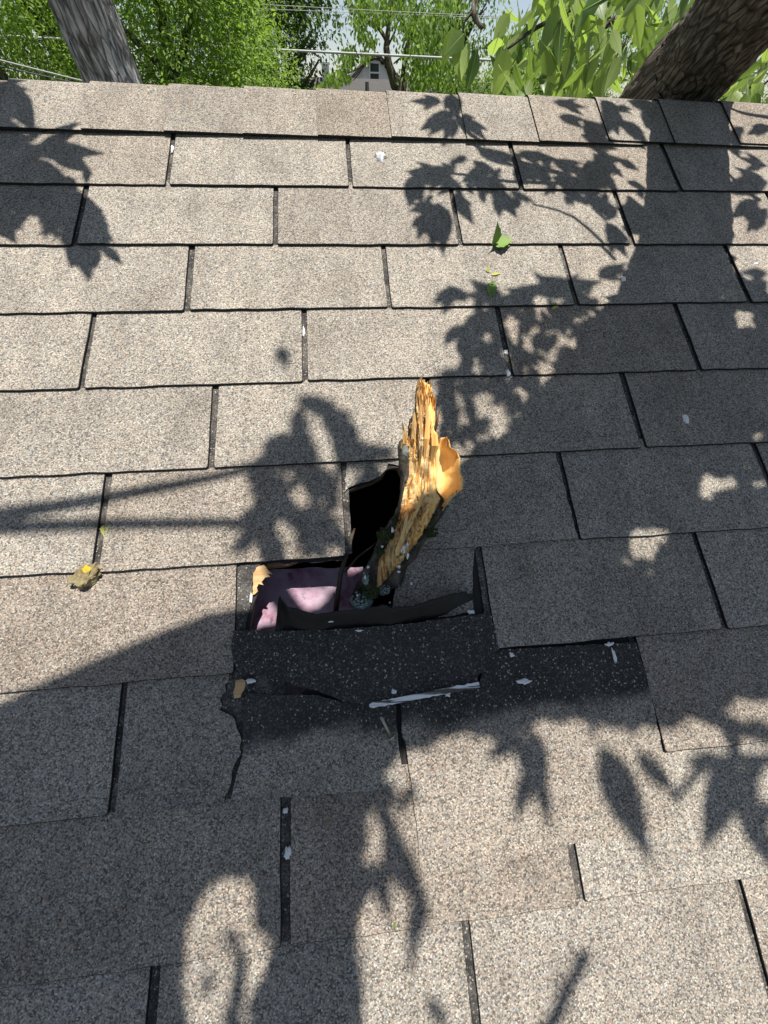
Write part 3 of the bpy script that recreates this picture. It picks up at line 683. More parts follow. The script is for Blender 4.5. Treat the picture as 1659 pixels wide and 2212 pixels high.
# painted white stick
t = NT('flaking_white_paint'); vec = t.coord(scale=(9, 120, 120)); a = t.noise(vec, 1.6, 5.0)
M['stick'] = t.done(t.mix(t.ramp(a, [(0.45, (0, 0, 0)), (0.53, (1, 1, 1))]), (0.09, 0.08, 0.07), (0.74, 0.76, 0.78)), 0.7)
pa, pb = Vector((*UV(797, 1519), 0)), Vector((*UV(1027, 1475), 0)); dv = (pb - pa).normalized(); nv_ = Vector((-dv.y, dv.x, 0)); L = (pb - pa).length
vs = []; fs = []; NN = 30
for i in range(NN + 1):
    wdt = 0.0029 * (0.4 if i == 0 else 1) * (1 + 0.55 * noise.noise(Vector((i * .9, 0, 0)))); c0 = pa + dv * (L * i / NN)
    for a, b in ((-1, 0), (1, 0), (1, 1), (-1, 1)):
        q = c0 + nv_ * wdt * a; vs.append((q.x - pa.x, q.y - pa.y, 0.0128 + (0.0035 + .001 * noise.noise(Vector((i, 3, 3)))) * b))
for i in range(NN):
    for q in range(4): fs.append((i * 4 + q, i * 4 + (q + 1) % 4, i * 4 + 4 + (q + 1) % 4, i * 4 + 4 + q))
fs += [(3, 2, 1, 0), (NN * 4, NN * 4 + 1, NN * 4 + 2, NN * 4 + 3)]
me = bpy.data.meshes.new('wood_sliver'); me.from_pydata(vs, [], fs); o = link('wood_sliver', me, M['stick']); place(o, pa.x, pa.y, None)
o.rotation_euler = RROT.to_euler(); tag(o, 'long white-painted wood sliver lying on the black shingle', 'wood sliver')
# nail
M['metal'] = plain('weathered_nail', (0.42, 0.38, 0.30), 0.45, 0.5, 0.3, 400); M['metal'].node_tree.nodes['Principled BSDF'].inputs['Metallic'].default_value = 0.6
na, nb2 = RP(823, 1549, 0.020), RP(844, 1590, 0.0118); nail = empty('nail', na, 'bent roofing nail lying below the bared black shingle', 'nail')
mb = MB(); mb.tube([na, na.lerp(nb2, .5) + EN * 0.0006, nb2], [0.0016, 0.0016, 0.0016], 8); mb.build('shank', M['metal'], nail, True)
dn = (nb2 - na).normalized(); mb = MB(); mb.tube([nb2, nb2 + dn * 0.0014], [0.0046, 0.0046], 12); mb.build('head', M['metal'], nail)
# white scraps
M['scrap'] = plain('white_scrap', (0.78, 0.79, 0.80), 0.85, var=0.12, scale=90)
def scrap(x, y, w_, h_, n, label, ang=0.0, seed=None):
    r = random.Random(seed if seed is not None else int(x * 7 + y)); u, v = UV(x, y, n); N = 16; vs = []; fs = []
    su = abs(UV(x + w_ / 2, y, n)[0] - u); sv = abs(UV(x, y + h_ / 2, n)[1] - v); ca, sa = math.cos(ang), math.sin(ang)
    rad = [r.uniform(0.55, 1.15) for _ in range(N)]
    for lay, zz in ((1.0, 0.0), (0.8, 0.6), (0.35, 1.0)):
        for i in range(N):
            a = 2 * math.pi * i / N; px_, py_ = su * rad[i] * lay * math.cos(a), sv * rad[i] * lay * math.sin(a)
            vs.append((px_ * ca - py_ * sa, px_ * sa + py_ * ca, zz * min(0.006, 0.6 * min(su, sv)) * r.uniform(0.7, 1.3)))
    for l in range(2):
        for i in range(N): fs.append((l * N + i, l * N + (i + 1) % N, (l + 1) * N + (i + 1) % N, (l + 1) * N + i))
    fs.append(tuple(range(2 * N, 3 * N))); fs.append(tuple(range(N))[::-1])
    me = bpy.data.meshes.new('foam_scrap'); me.from_pydata(vs, [], fs); o = link('foam_scrap', me, M['scrap']); place(o, u, v, None, n)
    return tag(o, label, 'scrap', 'white scraps scattered on the roof')
SC = [(822, 340, 26, 20, .0055, 'largest white scrap, on the shingle just below the ridge caps'), (1480, 907, 18, 22, .005, 'white scrap on the shaded shingle at the far right edge'), (1346, 603, 13, 13, .005, 'small white scrap in the shade below the leaning trunk'),
      (1092, 762, 14, 14, .0035, 'white scrap in the slot right of the branch tip'), (1097, 805, 13, 16, .006, 'white scrap at the foot of the slot right of the branch tip'), (656, 716, 7, 22, .0032, 'white scrap wedged in the slot above and left of the branch'),
      (1632, 570, 14, 6, .005, 'flat white scrap in the sun at the right edge'), (372, 322, 7, 20, .0032, 'white scrap in the slot under the left ridge caps'), (616, 1752, 14, 16, .0032, 'white scrap in the slot of the shaded lower left shingles'),
      (622, 1842, 20, 34, .0034, 'sunlit pale scrap halfway down the lower slot'), (1018, 1322, 20, 12, .006, 'white scrap at the right end of the curled felt'), (1105, 1415, 12, 14, .0105, 'small white curl on the slid shingle below its neighbour'),
      (1317, 1392, 22, 12, .0108, 'white smear at the top of the slid shingle'), (1327, 1416, 9, 36, .0108, 'white drip running down the slid shingle'), (966, 1497, 16, 26, .0105, 'white tuft hanging below the painted sliver'),
      (850, 1494, 13, 16, .011, 'white tuft above the painted sliver'), (542, 1290, 7, 26, .003, 'white thread at the left rim of the hole'), (715, 1343, 14, 4, .034, 'small white fleck on the black curled felt'),
      (776, 1362, 20, 6, .013, 'white fleck where the felt meets the bared shingle'), (540, 1472, 24, 12, .0035, 'white tuft beside the tan splinter at the left end of the tear'), (1132, 1472, 34, 14, .0104, 'grey-white smudge in the middle of the slid shingle')]
for q in SC: scrap(*q)
# white threads on the branch
for i, (x, y, w_, h_) in enumerate([(700, 1575, 45, 60), (735, 1545, 22, 40), (738, 1640, 14, 55), (655, 1725, 40, 22), (610, 1415, 14, 40), (375, 1815, 12, 24), (400, 1728, 12, 20), (660, 1770, 20, 14), (520, 1555, 18, 10), (860, 640, 32, 8), (905, 1140, 10, 10), (770, 1880, 12, 20), (520, 2110, 14, 10), (590, 2055, 10, 12), (310, 1990, 8, 20)]):
    r = random.Random(i); mb = MB(); 
    for k in range(3):
        a = r.uniform(0, 3.1); pts = []
        for s_ in range(5):
            q = (s_ / 4 - .5); X, Y = z1(x + w_ * (q * math.cos(a) + r.uniform(-.3, .3)), y + h_ * (q * math.sin(a) + r.uniform(-.3, .3))); pts.append(SP(X, Y, 0.027 if y < 1700 else 0.030 - (y - 1700) * 0.00003))
        mb.tube(pts, [0.0004, 0.0012, 0.0007, 0.0013, 0.0003], 5)
    grain_obj('white_fluff', mb.v, mb.f, M['scrap'])
# chunk of bark with yellow lichen, left
bc = RP(190, 1246, 0.006); chunk = empty('bark_chunk', bc, 'loose chunk of bark with yellow lichen on the left shingles', 'bark')
def lump(center, axes, size, seed, name, mat, parent, sub=3, amp=0.35, fq=60):
    bm = bmesh.new(); bmesh.ops.create_icosphere(bm, subdivisions=sub, radius=1.0)
    for v in bm.verts:
        q = v.co.copy(); k = 1 + amp * noise.noise(q * 1.7 + Vector((seed, 0, 0))) + amp * .5 * noise.noise(q * 4.3 + Vector((seed, 2, 0)))
        q = Vector((max(-.85, min(.85, q.x)), max(-.85, min(.85, q.y)), max(-.7, min(.7, q.z))))
        v.co = center + axes[0] * (q.x * size[0] * k) + axes[1] * (q.y * size[1] * k) + axes[2] * (q.z * size[2] * k)
    vs = [v.co.copy() for v in bm.verts]; fs = [tuple(v.index for v in f.verts) for f in bm.faces]; bm.free()
    return mesh(name, vs, fs, mat, parent)
ax = ((RP(215, 1226, .006) - RP(172, 1262, .006)).normalized(),); ax = (ax[0], EN.cross(ax[0]), EN)
M['bark_chunk'] = bark_mat('chunk_bark', [(0.3, (0.07, 0.05, 0.025)), (0.55, (0.25, 0.20, 0.11)), (0.8, (0.38, 0.33, 0.19))], (90, 90, 90), 0.0, 0.004, 'Generated' if False else 'Object')
lump(bc + EN * 0.004, ax, (0.019, 0.0105, 0.008), 3, 'bark', M['bark_chunk'], chunk, 4, 0.5)
M['ylichen'] = plain('yellow_lichen', (0.55, 0.36, 0.03), 0.9, var=0.3, scale=250)
lump(RP(189, 1229, 0.0155), (EU, EV, EN), (0.0062, 0.0052, 0.0022), 9, 'yellow_lichen', M['ylichen'], chunk, 2, 0.5)

# ------------------------------------------------------------------ leaves
def leaf_strip(base, tip, up, width, curl=0.12, secs=7, fold=0.25, shape=0.42, teeth=0.0, r=rnd):
    """one leaf blade as verts/faces: two halves folded along the midrib"""
    d = tip - base; L = d.length; d = d / L; side = d.cross(up)
    if side.length < 1e-3: side = d.orthogonal()
    side.normalize(); nrm = side.cross(d); v = []; f = []
    for i in range(secs + 1):
        s_ = i / secs; wv = 1.05 * math.sin(math.pi * s_ ** 0.68) ** 1.15 if 0 < s_ < 1 else 0.03
        wv *= width * L * 0.5 * (1 + teeth * (1 if i % 2 else -1)); c = base + d * (L * s_) - nrm * (curl * L * s_ * s_)
        v += [c - side * wv + nrm * (fold * wv), c, c + side * wv + nrm * (fold * wv)]
    for i in range(secs):
        a = i * 3; f += [(a, a + 1, a + 4, a + 3), (a + 1, a + 2, a + 5, a + 4)]
    return v, f
# fallen leaves on the roof
M['leaf_fallen'] = plain('fallen_leaf', (0.16, 0.26, 0.05), 0.6, 0.3, 0.35, 60); M['leaf_dry'] = plain('dry_leaf', (0.36, 0.36, 0.10), 0.7, var=0.3, scale=80)
def fallen(parts, label, mat, name='fallen_leaf'):
    o0 = RP(parts[0][0], parts[0][1], 0.004); mb = MB()
    for x0, y0, n0, x1, y1, n1, wd, upv in parts:
        v, f = leaf_strip(RP(x0, y0, n0), RP(x1, y1, n1), upv, wd, 0.1, 8, 0.35, teeth=0.08); nv0 = len(v)
        mb.add(v, f)
    o = mb.build(name, mat, origin=o0, smooth=True); return tag(o, label, 'leaf', 'green leaves fallen on the roof')
fallen([(1066, 530, .006, 1078, 482, .045, .5, Vector((0.5, -1, 0.2))), (1066, 530, .007, 1108, 514, .016, .85, EN), (1068, 534, .006, 1102, 528, .012, .6, EN)], 'crumpled green leaf standing up on the sunny shingles', M['leaf_fallen'])
fallen([(1053, 588, .006, 1057, 572, .012, .5, EN), (1060, 594, .006, 1084, 588, .008, .3, EN)], 'tiny yellow-green leaf bits above the small wilted leaf', M['leaf_dry'])
fallen([(1062, 612, .006, 1060, 642, .010, .5, EN), (1058, 614, .006, 1072, 606, .012, .5, EN), (1052, 634, .006, 1066, 628, .010, .4, EN)], 'small wilted green leaf below the standing leaf', M['leaf_fallen'])
fallen([(229, 1132, .004, 224, 1160, .008, .55, EN)], 'pale green leaf in the slot above the bark chunk', M['leaf_dry'])
fallen([(1192, 668, .007, 1208, 660, .007, .35, EN)], 'yellow sliver of leaf on the shingle edge at the shadow', M['leaf_dry'])
fallen([(711, 1762, .006, 714, 1772, .007, .5, EN)], 'tiny green leaf bit on the shaded lower shingles', M['leaf_fallen'])
fallen([(848, 2006, .006, 856, 1994, .008, .6, EN)], 'tiny bright green leaf bit near the bottom edge', M['leaf_fallen'])

# ------------------------------------------------------------------ leaning tree: limb, branches and the crown that shades the roof
def over(x, y, h):                                   # point h metres sunward of a roof point
    return RP(x, y, 0.005) + SUN * h
RDG = RW(0, 0.150)
limb = [Vector((1.30, RDG.y + 1.55, 0.0)), Vector((1.24, RDG.y + 1.60, 0.9)), Vector((1.14, RDG.y + 1.50, 1.9)), Vector((1.04, RDG.y + 1.15, GZ - 0.47)), Vector((0.95, RDG.y + 0.60, GZ - 0.20)), AT(1433, 217, RDG.y + 0.16), AT(1497, 145, RDG.y + 0.08), AT(1562, 70, RDG.y), AT(1625, -5, RDG.y - 0.08)]
limb_r = [0.19, 0.16, 0.14, 0.115, 0.098, 0.090, 0.083, 0.077, 0.074]
for x, y, h, r_ in [(1490, 440, 0.36, .077), (1478, 540, 0.55, .077), (1440, 640, 0.74, .075), (1360, 815, 0.92, .073), (1200, 1025, 1.08, .071), (985, 1235, 1.22, .067), (720, 1385, 1.34, .064), (400, 1492, 1.46, .062), (40, 1645, 1.62, .060), (-500, 1890, 1.9, .054), (-1400, 2500, 2.4, .04)]:
    limb.append(over(x, y, h)); limb_r.append(r_)
def smooth_path(pts, rad, k=5):
    P = []; R = []
    for i in range(len(pts) - 1):
        p0, p1, p2, p3 = pts[max(0, i - 1)], pts[i], pts[i + 1], pts[min(len(pts) - 1, i + 2)]
        for j in range(k):
            s_ = j / k; P.append(0.5 * ((2 * p1) + (p2 - p0) * s_ + (2 * p0 - 5 * p1 + 4 * p2 - p3) * s_ ** 2 + (3 * p1 - p0 - 3 * p2 + p3) * s_ ** 3)); R.append(rad[i] + (rad[i + 1] - rad[i]) * s_)
    P.append(pts[-1]); R.append(rad[-1]); return P, R
tree = empty('leaning_tree', limb[0], 'dark rough-barked tree trunk leaning over the ridge at right with long leaves', 'tree')
P_, R_ = smooth_path(limb, limb_r, 16); mb = MB(); mb.tube(P_, R_, 72, rough=0.10, ridge=0.0055, rk=(60, 16))
tr = mb.build('trunk', M['bark_tr'], tree, True)
# smaller limbs, all sunward of the roof: shadow lines in the picture (x, y, height)
def bough(pts, r0, r1, name='branch'):
    q = [over(*p) for p in pts]; n = len(q); mb = MB(); P, R = smooth_path(q, [r0 + (r1 - r0) * i / (n - 1) for i in range(n)], 3); mb.tube(P, R, 7, rough=.15); mb.build(name, M['bark_tr'], tree, True)
bough([(-900, 1260, 2.1), (-300, 1150, 1.75), (0, 1112, 1.55), (300, 1062, 1.45), (560, 1005, 1.35), (640, 960, 1.3)], .014, .004)
bough([(-900, 1230, 2.1), (-300, 1160, 1.8), (0, 1140, 1.6), (300, 1133, 1.5), (560, 1128, 1.4), (620, 1110, 1.35)], .013, .005)
bough([(690, 1350, 1.34), (600, 1230, 1.35), (572, 1120, 1.35), (574, 1010, 1.35), (612, 940, 1.3)], .02, .006)
bough([(1320, 470, .52), (1240, 390, .48), (1120, 350, .45), (1010, 300, .42), (975, 215, .42), (960, 150, .42)], .008, .003)
bough([(1250, 400, .48), (1100, 395, .45), (960, 375, .43), (900, 400, .43)], .005, .002)
bough([(1330, 560, .62), (1240, 470, .55), (1150, 440, .5)], .004, .002)
bough([(1659, 262, .45), (1600, 255, .42), (1560, 240, .40)], .006, .003)
bough([(1640, 430, .6), (1590, 395, .5), (1560, 360, .45)], .006, .003)
bough([(-300, 280, .9), (-60, 300, .6), (60, 330, .5), (170, 440, .5)], .008, .003)
bough([(2100, 1560, 1.9), (1800, 1620, 1.6), (1659, 1640, 1.5), (1540, 1645, 1.45), (1455, 1730, 1.4)], .010, .004)
bough([(1300, 1380, 1.2), (1400, 1480, 1.3), (1560, 1560, 1.4), (1700, 1600, 1.5)], .014, .008)
bough([(1240, 2080, 1.6), (1270, 2060, 1.6), (1230, 2130, 1.6), (1180, 2230, 1.65), (1000, 2500, 1.9)], .004, .010)
bough([(690, 1350, 1.34), (780, 1560, 1.45), (830, 1760, 1.5), (900, 1930, 1.55), (885, 2100, 1.6)], .014, .004)
bough([(500, 2212, 1.7), (520, 2080, 1.6), (500, 2010, 1.55)], .010, .003)
crown = MB()
def drop(p):                                         # where a point's sun shadow meets the roof, in picture units
    k_ = (p - ORG).dot(EN) / SUN.dot(EN); return PROJ(p - SUN * k_)
def add_leaf(x0, y0, x1, y1, h, wd, tilt=0.25):
    """a leaf whose shadow runs from (x0, y0) to (x1, y1); raised until it is out of the picture"""
    x1, y1 = x1 + (x1 - x0) * .12, y1 + (y1 - y0) * .12
    for tries in range(12):
        a = over(x0, y0, h); b = over(x1, y1, h + rnd.uniform(-.02, .02) )
        upv = (SUN + Vector((rnd.uniform(-tilt, tilt), rnd.uniform(-tilt, tilt), 0))).normalized()
        v, f = leaf_strip(a, b, upv, wd, rnd.uniform(-.05, .15), 5, rnd.uniform(0.05, .35))
        bad = False
        for q in v[::2]:
            pp = PROJ(q)
            if pp and -25 < pp[0] < PW + 25 and -25 < pp[1] < PH + 25: bad = True; break
        if not bad: crown.add(v, f); return True
        h += 0.12
    return False
LV = [(-30, 190, 60, 205), (15, 190, 74, 288), (-40, 265, 66, 302), (-30, 235, 30, 250), (-30, 325, 115, 330), (60, 318, 208, 332), (110, 322, 194, 374), (-30, 355, 100, 398), (30, 345, 152, 402), (-10, 390, 150, 408), (-30, 375, 60, 385),
      (-30, 425, 112, 425), (80, 405, 214, 452), (120, 420, 236, 520), (165, 450, 190, 598), (198, 460, 230, 548), (100, 435, 122, 515), (-30, 440, 30, 520), (60, 440, 20, 510), (140, 480, 190, 560), (10, 430, 120, 460), (150, 420, 205, 500), (-30, 470, 40, 490),
      (954, 229, 888, 230), (982, 248, 908, 290), (984, 262, 958, 310), (990, 258, 1045, 312), (975, 210, 985, 262), (980, 365, 884, 400), (960, 370, 880, 372), (900, 375, 885, 445), (925, 430, 938, 528), (945, 435, 964, 545), (930, 440, 884, 456), (985, 420, 1018, 482), (1068, 400, 1112, 464), (925, 455, 905, 520), (950, 380, 990, 410),
      (1030, 320, 1110, 360), (1020, 345, 1080, 385), (1060, 360, 1000, 395), (1010, 390, 1075, 415), (1120, 330, 1200, 345), (1150, 350, 1190, 410), (1190, 345, 1270, 380), (1110, 345, 1160, 400), (1230, 360, 1300, 400), (1190, 385, 1290, 415), (1280, 330, 1340, 380), (1270, 345, 1330, 420), (1230, 410, 1238, 445), (1260, 420, 1330, 450), (1270, 430, 1305, 455),
      (1308, 480, 1352, 548), (1330, 440, 1395, 480), (1360, 420, 1400, 520), (1340, 490, 1390, 510), (1190, 230, 1258, 240), (1202, 262, 1262, 268), (1256, 268, 1312, 322), (1292, 228, 1352, 294), (1330, 238, 1358, 256), (1300, 240, 1330, 300), (1250, 300, 1330, 320), (1340, 270, 1392, 318), (1350, 225, 1420, 250), (1380, 228, 1430, 290), (1395, 270, 1420, 300),
      (1659, 395, 1560, 410), (1640, 430, 1580, 470), (1659, 360, 1600, 340), (1600, 285, 1560, 310), (1659, 450, 1610, 500), (1659, 280, 1610, 300), (1570, 300, 1600, 340), (1659, 590, 1600, 590), (1659, 610, 1590, 630),
      (1270, 615, 1180, 640), (1230, 640, 1130, 620), (1160, 640, 1060, 660), (1100, 650, 1000, 640), (1010, 650, 968, 618), (1180, 650, 1220, 700), (1100, 660, 1040, 710), (1030, 670, 1000, 745), (1150, 670, 1120, 730), (1230, 660, 1260, 690), (1060, 700, 990, 730), (1080, 730, 1040, 790), (1200, 630, 1290, 610), (1290, 600, 1350, 570), (1240, 690, 1170, 700), (1150, 740, 1190, 770),
      (1000, 800, 930, 830), (990, 820, 950, 880), (1060, 820, 1000, 860), (1110, 830, 1060, 880), (1000, 870, 970, 910), (1100, 790, 1030, 810), (1060, 900, 1010, 950), (1120, 850, 1100, 920), (960, 930, 1000, 960), (950, 850, 930, 900),
      (602, 745, 618, 800), (637, 855, 752, 906), (700, 880, 770, 940), (596, 938, 628, 980), (744, 905, 770, 985), (700, 900, 756, 960), (575, 990, 640, 1010), (600, 1000, 700, 1015), (660, 1010, 735, 1035), (610, 1060, 640, 1110), (690, 1030, 738, 1095), (600, 1110, 690, 1130), (640, 1140, 735, 1120), (620, 1190, 575, 1150), (720, 1130, 742, 1200), (690, 1180, 640, 1200), (765, 950, 800, 1000), (780, 960, 850, 1000),
      (828, 1680, 864, 1750), (800, 1690, 830, 1700), (825, 1800, 918, 1960), (914, 1910, 886, 2075), (806, 1850, 842, 1990), (850, 1830, 905, 1900), (885, 1700, 868, 1760), (920, 2150, 970, 2230), (840, 1900, 820, 1960), (880, 1690, 900, 1730),
      (1132, 1575, 1050, 1642), (1140, 1570, 1178, 1710), (1150, 1650, 1112, 1765), (1160, 1660, 1186, 1782), (1125, 1590, 1140, 1690), (1292, 1605, 1398, 1845), (1300, 1610, 1350, 1720), (1368, 1618, 1462, 1725), (1592, 1630, 1518, 1835), (1598, 1700, 1668, 1890), (1570, 1640, 1480, 1645), (1556, 1560, 1605, 1640), (1659, 1630, 1590, 1700), (1640, 1690, 1600, 1760), (1659, 1720, 1640, 1800), (1600, 1580, 1659, 1560), (1290, 1560, 1270, 1600), (1240, 1540, 1290, 1570), (1400, 1540, 1350, 1590), (1560, 1540, 1500, 1500), (470, 2020, 505, 2040), (500, 2000, 520, 2040), (440, 2090, 450, 2140), (430, 2150, 470, 2110), (1200, 2100, 1190, 2140)]
for a, b, c_, d in LV:
    hh = 0.8 if b < 560 else (1.1 if b < 720 else (1.75 if b < 1250 else 1.6))
    add_leaf(a, b, c_, d, hh + rnd.uniform(-.1, .2), rnd.uniform(.30, .42))
    for q in range(2 if b < 1300 else 0):             # its smaller neighbours on the same stalk
        ang = rnd.choice((-1, 1)) * rnd.uniform(.3, .7); sc_ = rnd.uniform(.4, .75); dx, dy = (c_ - a) * sc_, (d - b) * sc_; k_ = rnd.uniform(0, .35)
        add_leaf(a + (c_ - a) * k_, b + (d - b) * k_, a + (c_ - a) * k_ + dx * math.cos(ang) - dy * math.sin(ang), b + (d - b) * k_ + dx * math.sin(ang) + dy * math.cos(ang), hh + rnd.uniform(-.1, .25), rnd.uniform(.28, .42))
SHADE = [(1415, 520), (1590, 535), (1605, 600), (1690, 650), (1800, 900), (1900, 1300), (1700, 1480), (1600, 1520), (1540, 1530), (1420, 1560), (1330, 1575), (1240, 1555), (1100, 1580), (980, 1590), (880, 1622), (805, 1690), (782, 1800), (800, 1880), (790, 1960), (770, 2020), (785, 2300), (-200, 2400), (-300, 1640), (0, 1545), (160, 1490), (330, 1430), (480, 1350), (530, 1325), (640, 1290), (760, 1180), (850, 1060), (910, 1020), (1000, 992), (1050, 985), (1110, 905), (1190, 800), (1275, 680), (1340, 605)]
LIT = [(1540, 632, 12, 14), (1398, 1150, 24, 22), (1385, 1190, 36, 20), (1412, 1245, 18, 22), (1272, 1232, 16, 16), (1345, 1190, 18, 20), (1550, 1042, 22, 16), (1572, 1070, 18, 16), (1480, 1060, 16, 10), (1642, 1042, 18, 20), (1640, 938, 24, 18), (1520, 1040, 10, 10), (622, 1845, 26, 32), (1630, 700, 24, 12), (1600, 680, 12, 20), (1659, 1300, 14, 14)]
LITP = [[(540, 1850), (560, 1880), (548, 1960), (562, 2040), (585, 2140), (545, 2120), (538, 2260), (400, 2260), (402, 1990), (470, 1900)], [(770, 2030), (800, 1990), (830, 2060), (840, 2150), (800, 2140)]]
LITP.append([drop(SP(x, y, .02)) for x, y in ((850, 840), (905, 815), (955, 830), (965, 935), (1004, 955), (1004, 1080), (955, 1095), (905, 1120), (868, 1090), (862, 1000))])
LIT.append((*drop(RP(640, 1284, -0.05)), 58, 24))
def lit(x, y):
    return any(((x - a) / (rx + 1)) ** 2 + ((y - b) / (ry + 1)) ** 2 < 1 for a, b, rx, ry in LIT) or any(inpoly((x, y), q) for q in LITP)
def scatter(poly, holes, n, h, lo, hi):               # loose small leaves that feather a cluster's shade
    k_ = 0; tr_ = 0
    while k_ < n and tr_ < 6000:
        tr_ += 1; x = rnd.uniform(min(p[0] for p in poly), max(p[0] for p in poly)); y = rnd.uniform(min(p[1] for p in poly), max(p[1] for p in poly))
        if not inpoly((x, y), poly) or any(((x - a) / rx) ** 2 + ((y - b) / ry) ** 2 < 1 for a, b, rx, ry in holes): continue
        u, v = UV(x, y); Ls = rnd.uniform(lo, hi); a = rnd.uniform(-2.6, -.5); e = PROJ(RW(u + Ls * math.cos(a), v + Ls * math.sin(a)))
        if any(((e[0] - a_) / rx) ** 2 + ((e[1] - b) / ry) ** 2 < 1 for a_, b, rx, ry in holes): continue
        if add_leaf(x, y, e[0], e[1], h + rnd.uniform(-.15, .3), rnd.uniform(.3, .45), .5): k_ += 1
scatter([(566, 975), (640, 850), (700, 860), (770, 910), (810, 1005), (745, 1050), (742, 1165), (575, 1170)], [(*drop(RP(640, 1284, -0.05)), 75, 40), (652, 1078, 46, 32), (600, 1165, 22, 26), (702, 1160, 34, 28), (690, 965, 36, 26), (620, 900, 30, 30), (780, 870, 30, 40)], 46, 1.7, .035, .07)
scatter([(970, 618), (1120, 640), (1280, 600), (1290, 690), (1190, 790), (1120, 860), (1060, 985), (960, 930), (930, 850), (1000, 770)], [(1050, 900, 60, 32), (1170, 745, 34, 18), (1120, 700, 20, 14), (1010, 705, 16, 20), (1150, 820, 26, 16)], 95, 1.1, .03, .06)
scatter([(1000, 325), (1110, 322), (1330, 322), (1405, 420), (1405, 520), (1330, 470), (1250, 440), (1080, 420), (960, 425), (880, 440), (880, 370)], [(1160, 375, 14, 18), (1060, 340, 18, 10), (1010, 370, 14, 10), (1215, 400, 12, 14), (1330, 430, 20, 12), (930, 400, 12, 10)], 70, .8, .025, .05)
scatter([(-20, 310), (190, 318), (200, 350), (150, 400), (220, 430), (230, 520), (190, 560), (120, 490), (60, 470), (-20, 500)], [(125, 365, 14, 14), (55, 345, 14, 10), (50, 450, 24, 18), (170, 425, 12, 8), (150, 470, 16, 10)], 40, .8, .025, .05)
cnt = 0; tries = 0
while cnt < 2600 and tries < 60000:
    tries += 1; x = rnd.uniform(-200, 1900); y = rnd.uniform(520, 2400)
    if not inpoly((x, y), SHADE) or lit(x, y): continue
    u, v = UV(x, y); Ls = rnd.uniform(0.05, 0.12); a = rnd.uniform(0, 6.283)
    ok = True
    e = PROJ(RW(u + Ls * math.cos(a), v + Ls * math.sin(a)))
    wd = rnd.uniform(.4, .55); 
    for s_ in (0.25, 0.5, 0.75, 1.0):
        for o_ in (-.3, 0, .3):
            q = PROJ(RW(u + Ls * (s_ * math.cos(a) - o_ * wd * math.sin(a)), v + Ls * (s_ * math.sin(a) + o_ * wd * math.cos(a))))
            if q is None or not inpoly(q, SHADE) or lit(*q): ok = False; break
        if not ok: break
    if not ok: continue
    hh = 0.55 + 0.35 * max(0, min(1, (y - 520) / 500)) + 0.5 * max(0, min(1, (y - 900) / 600)) + rnd.uniform(-.08, .35)
    if add_leaf(x, y, e[0], e[1], hh, wd, 0.4): cnt += 1
cnt = 0; tries = 0
while cnt < 2200 and tries < 60000:
    tries += 1; x = rnd.uniform(-60, 1760); y = rnd.uniform(520, 2300)
    if not inpoly((x, y), SHADE) or lit(x, y): continue
    u, v = UV(x, y); Ls = rnd.uniform(0.025, 0.05); a = rnd.uniform(0, 6.283); e = PROJ(RW(u + Ls * math.cos(a), v + Ls * math.sin(a)))
    if e is None or lit(*e) or not inpoly(e, SHADE): continue
    hh = 0.55 + 0.35 * max(0, min(1, (y - 520) / 500)) + 0.5 * max(0, min(1, (y - 900) / 600)) + rnd.uniform(-.08, .25)
    if add_leaf(x, y, e[0], e[1], hh, .5, 0.4): cnt += 1
crown.build('crown', M['leaf_crown'], tree)['kind'] = 'stuff'

# leaves of that tree in view behind the ridge: each one an object
leaf_protos = []
for s_ in range(6):
    r = random.Random(50 + s_); mb = MB(); cu = r.uniform(0.05, 0.25)
    v, f = leaf_strip(Vector((0, 0, 0)), Vector((0, 0, -1)), Vector((0, 1, 0.0)), r.uniform(.36, .50), cu, 10, r.uniform(.1, .4), .42, 0.06); mb.add(v, f, 0)
    vr = []; fr2 = []
    for i in range(11):
        c0 = v[i * 3 + 1]; wv = 0.011 * (1 - i / 11.5); vr += [c0 + Vector((-wv, 0.004, 0)), c0 + Vector((wv, 0.004, 0))]
    mb.add(vr, [(i * 2, i * 2 + 1, i * 2 + 3, i * 2 + 2) for i in range(10)], 1)
    mb.add([q + Vector((0, -0.010, 0)) for q in vr], [(i * 2 + 2, i * 2 + 3, i * 2 + 1, i * 2) for i in range(10)], 1)
    mb.tube([Vector((0, 0, 0.25)), Vector((0.01, 0, 0.1)), Vector((0, 0, 0))], [0.012, 0.011, 0.012], 5, 1)
    me = bpy.data.meshes.new('leaf'); me.from_pydata([tuple(q) for q in mb.v], [], mb.f); me.polygons.foreach_set('material_index', mb.m); me.polygons.foreach_set('use_smooth', [True] * len(mb.f)); me.update()
    me.materials.append(M['leaf_near']); me.materials.append(M['vein']); leaf_protos.append(me)
LREG = [(1085, 20), (1200, -60), (1540, -60), (1450, 90), (1350, 205), (1290, 215), (1070, 205), (1050, 180), (1090, 120), (1060, 60)]
def hang_leaf(x, y, Y, L, rot):
    p = AT(x, y, Y); o = bpy.data.objects.new('leaf', rnd.choice(leaf_protos)); COL.objects.link(o); o.parent = tree
    mm = Matrix.Rotation(rot[2], 4, 'Z') @ Matrix.Rotation(rot[0], 4, 'X') @ Matrix.Rotation(rot[1], 4, 'Y'); mm = mm @ Matrix.Scale(L, 4); mm.translation = p - tree.location; o.matrix_local = mm
k = 0
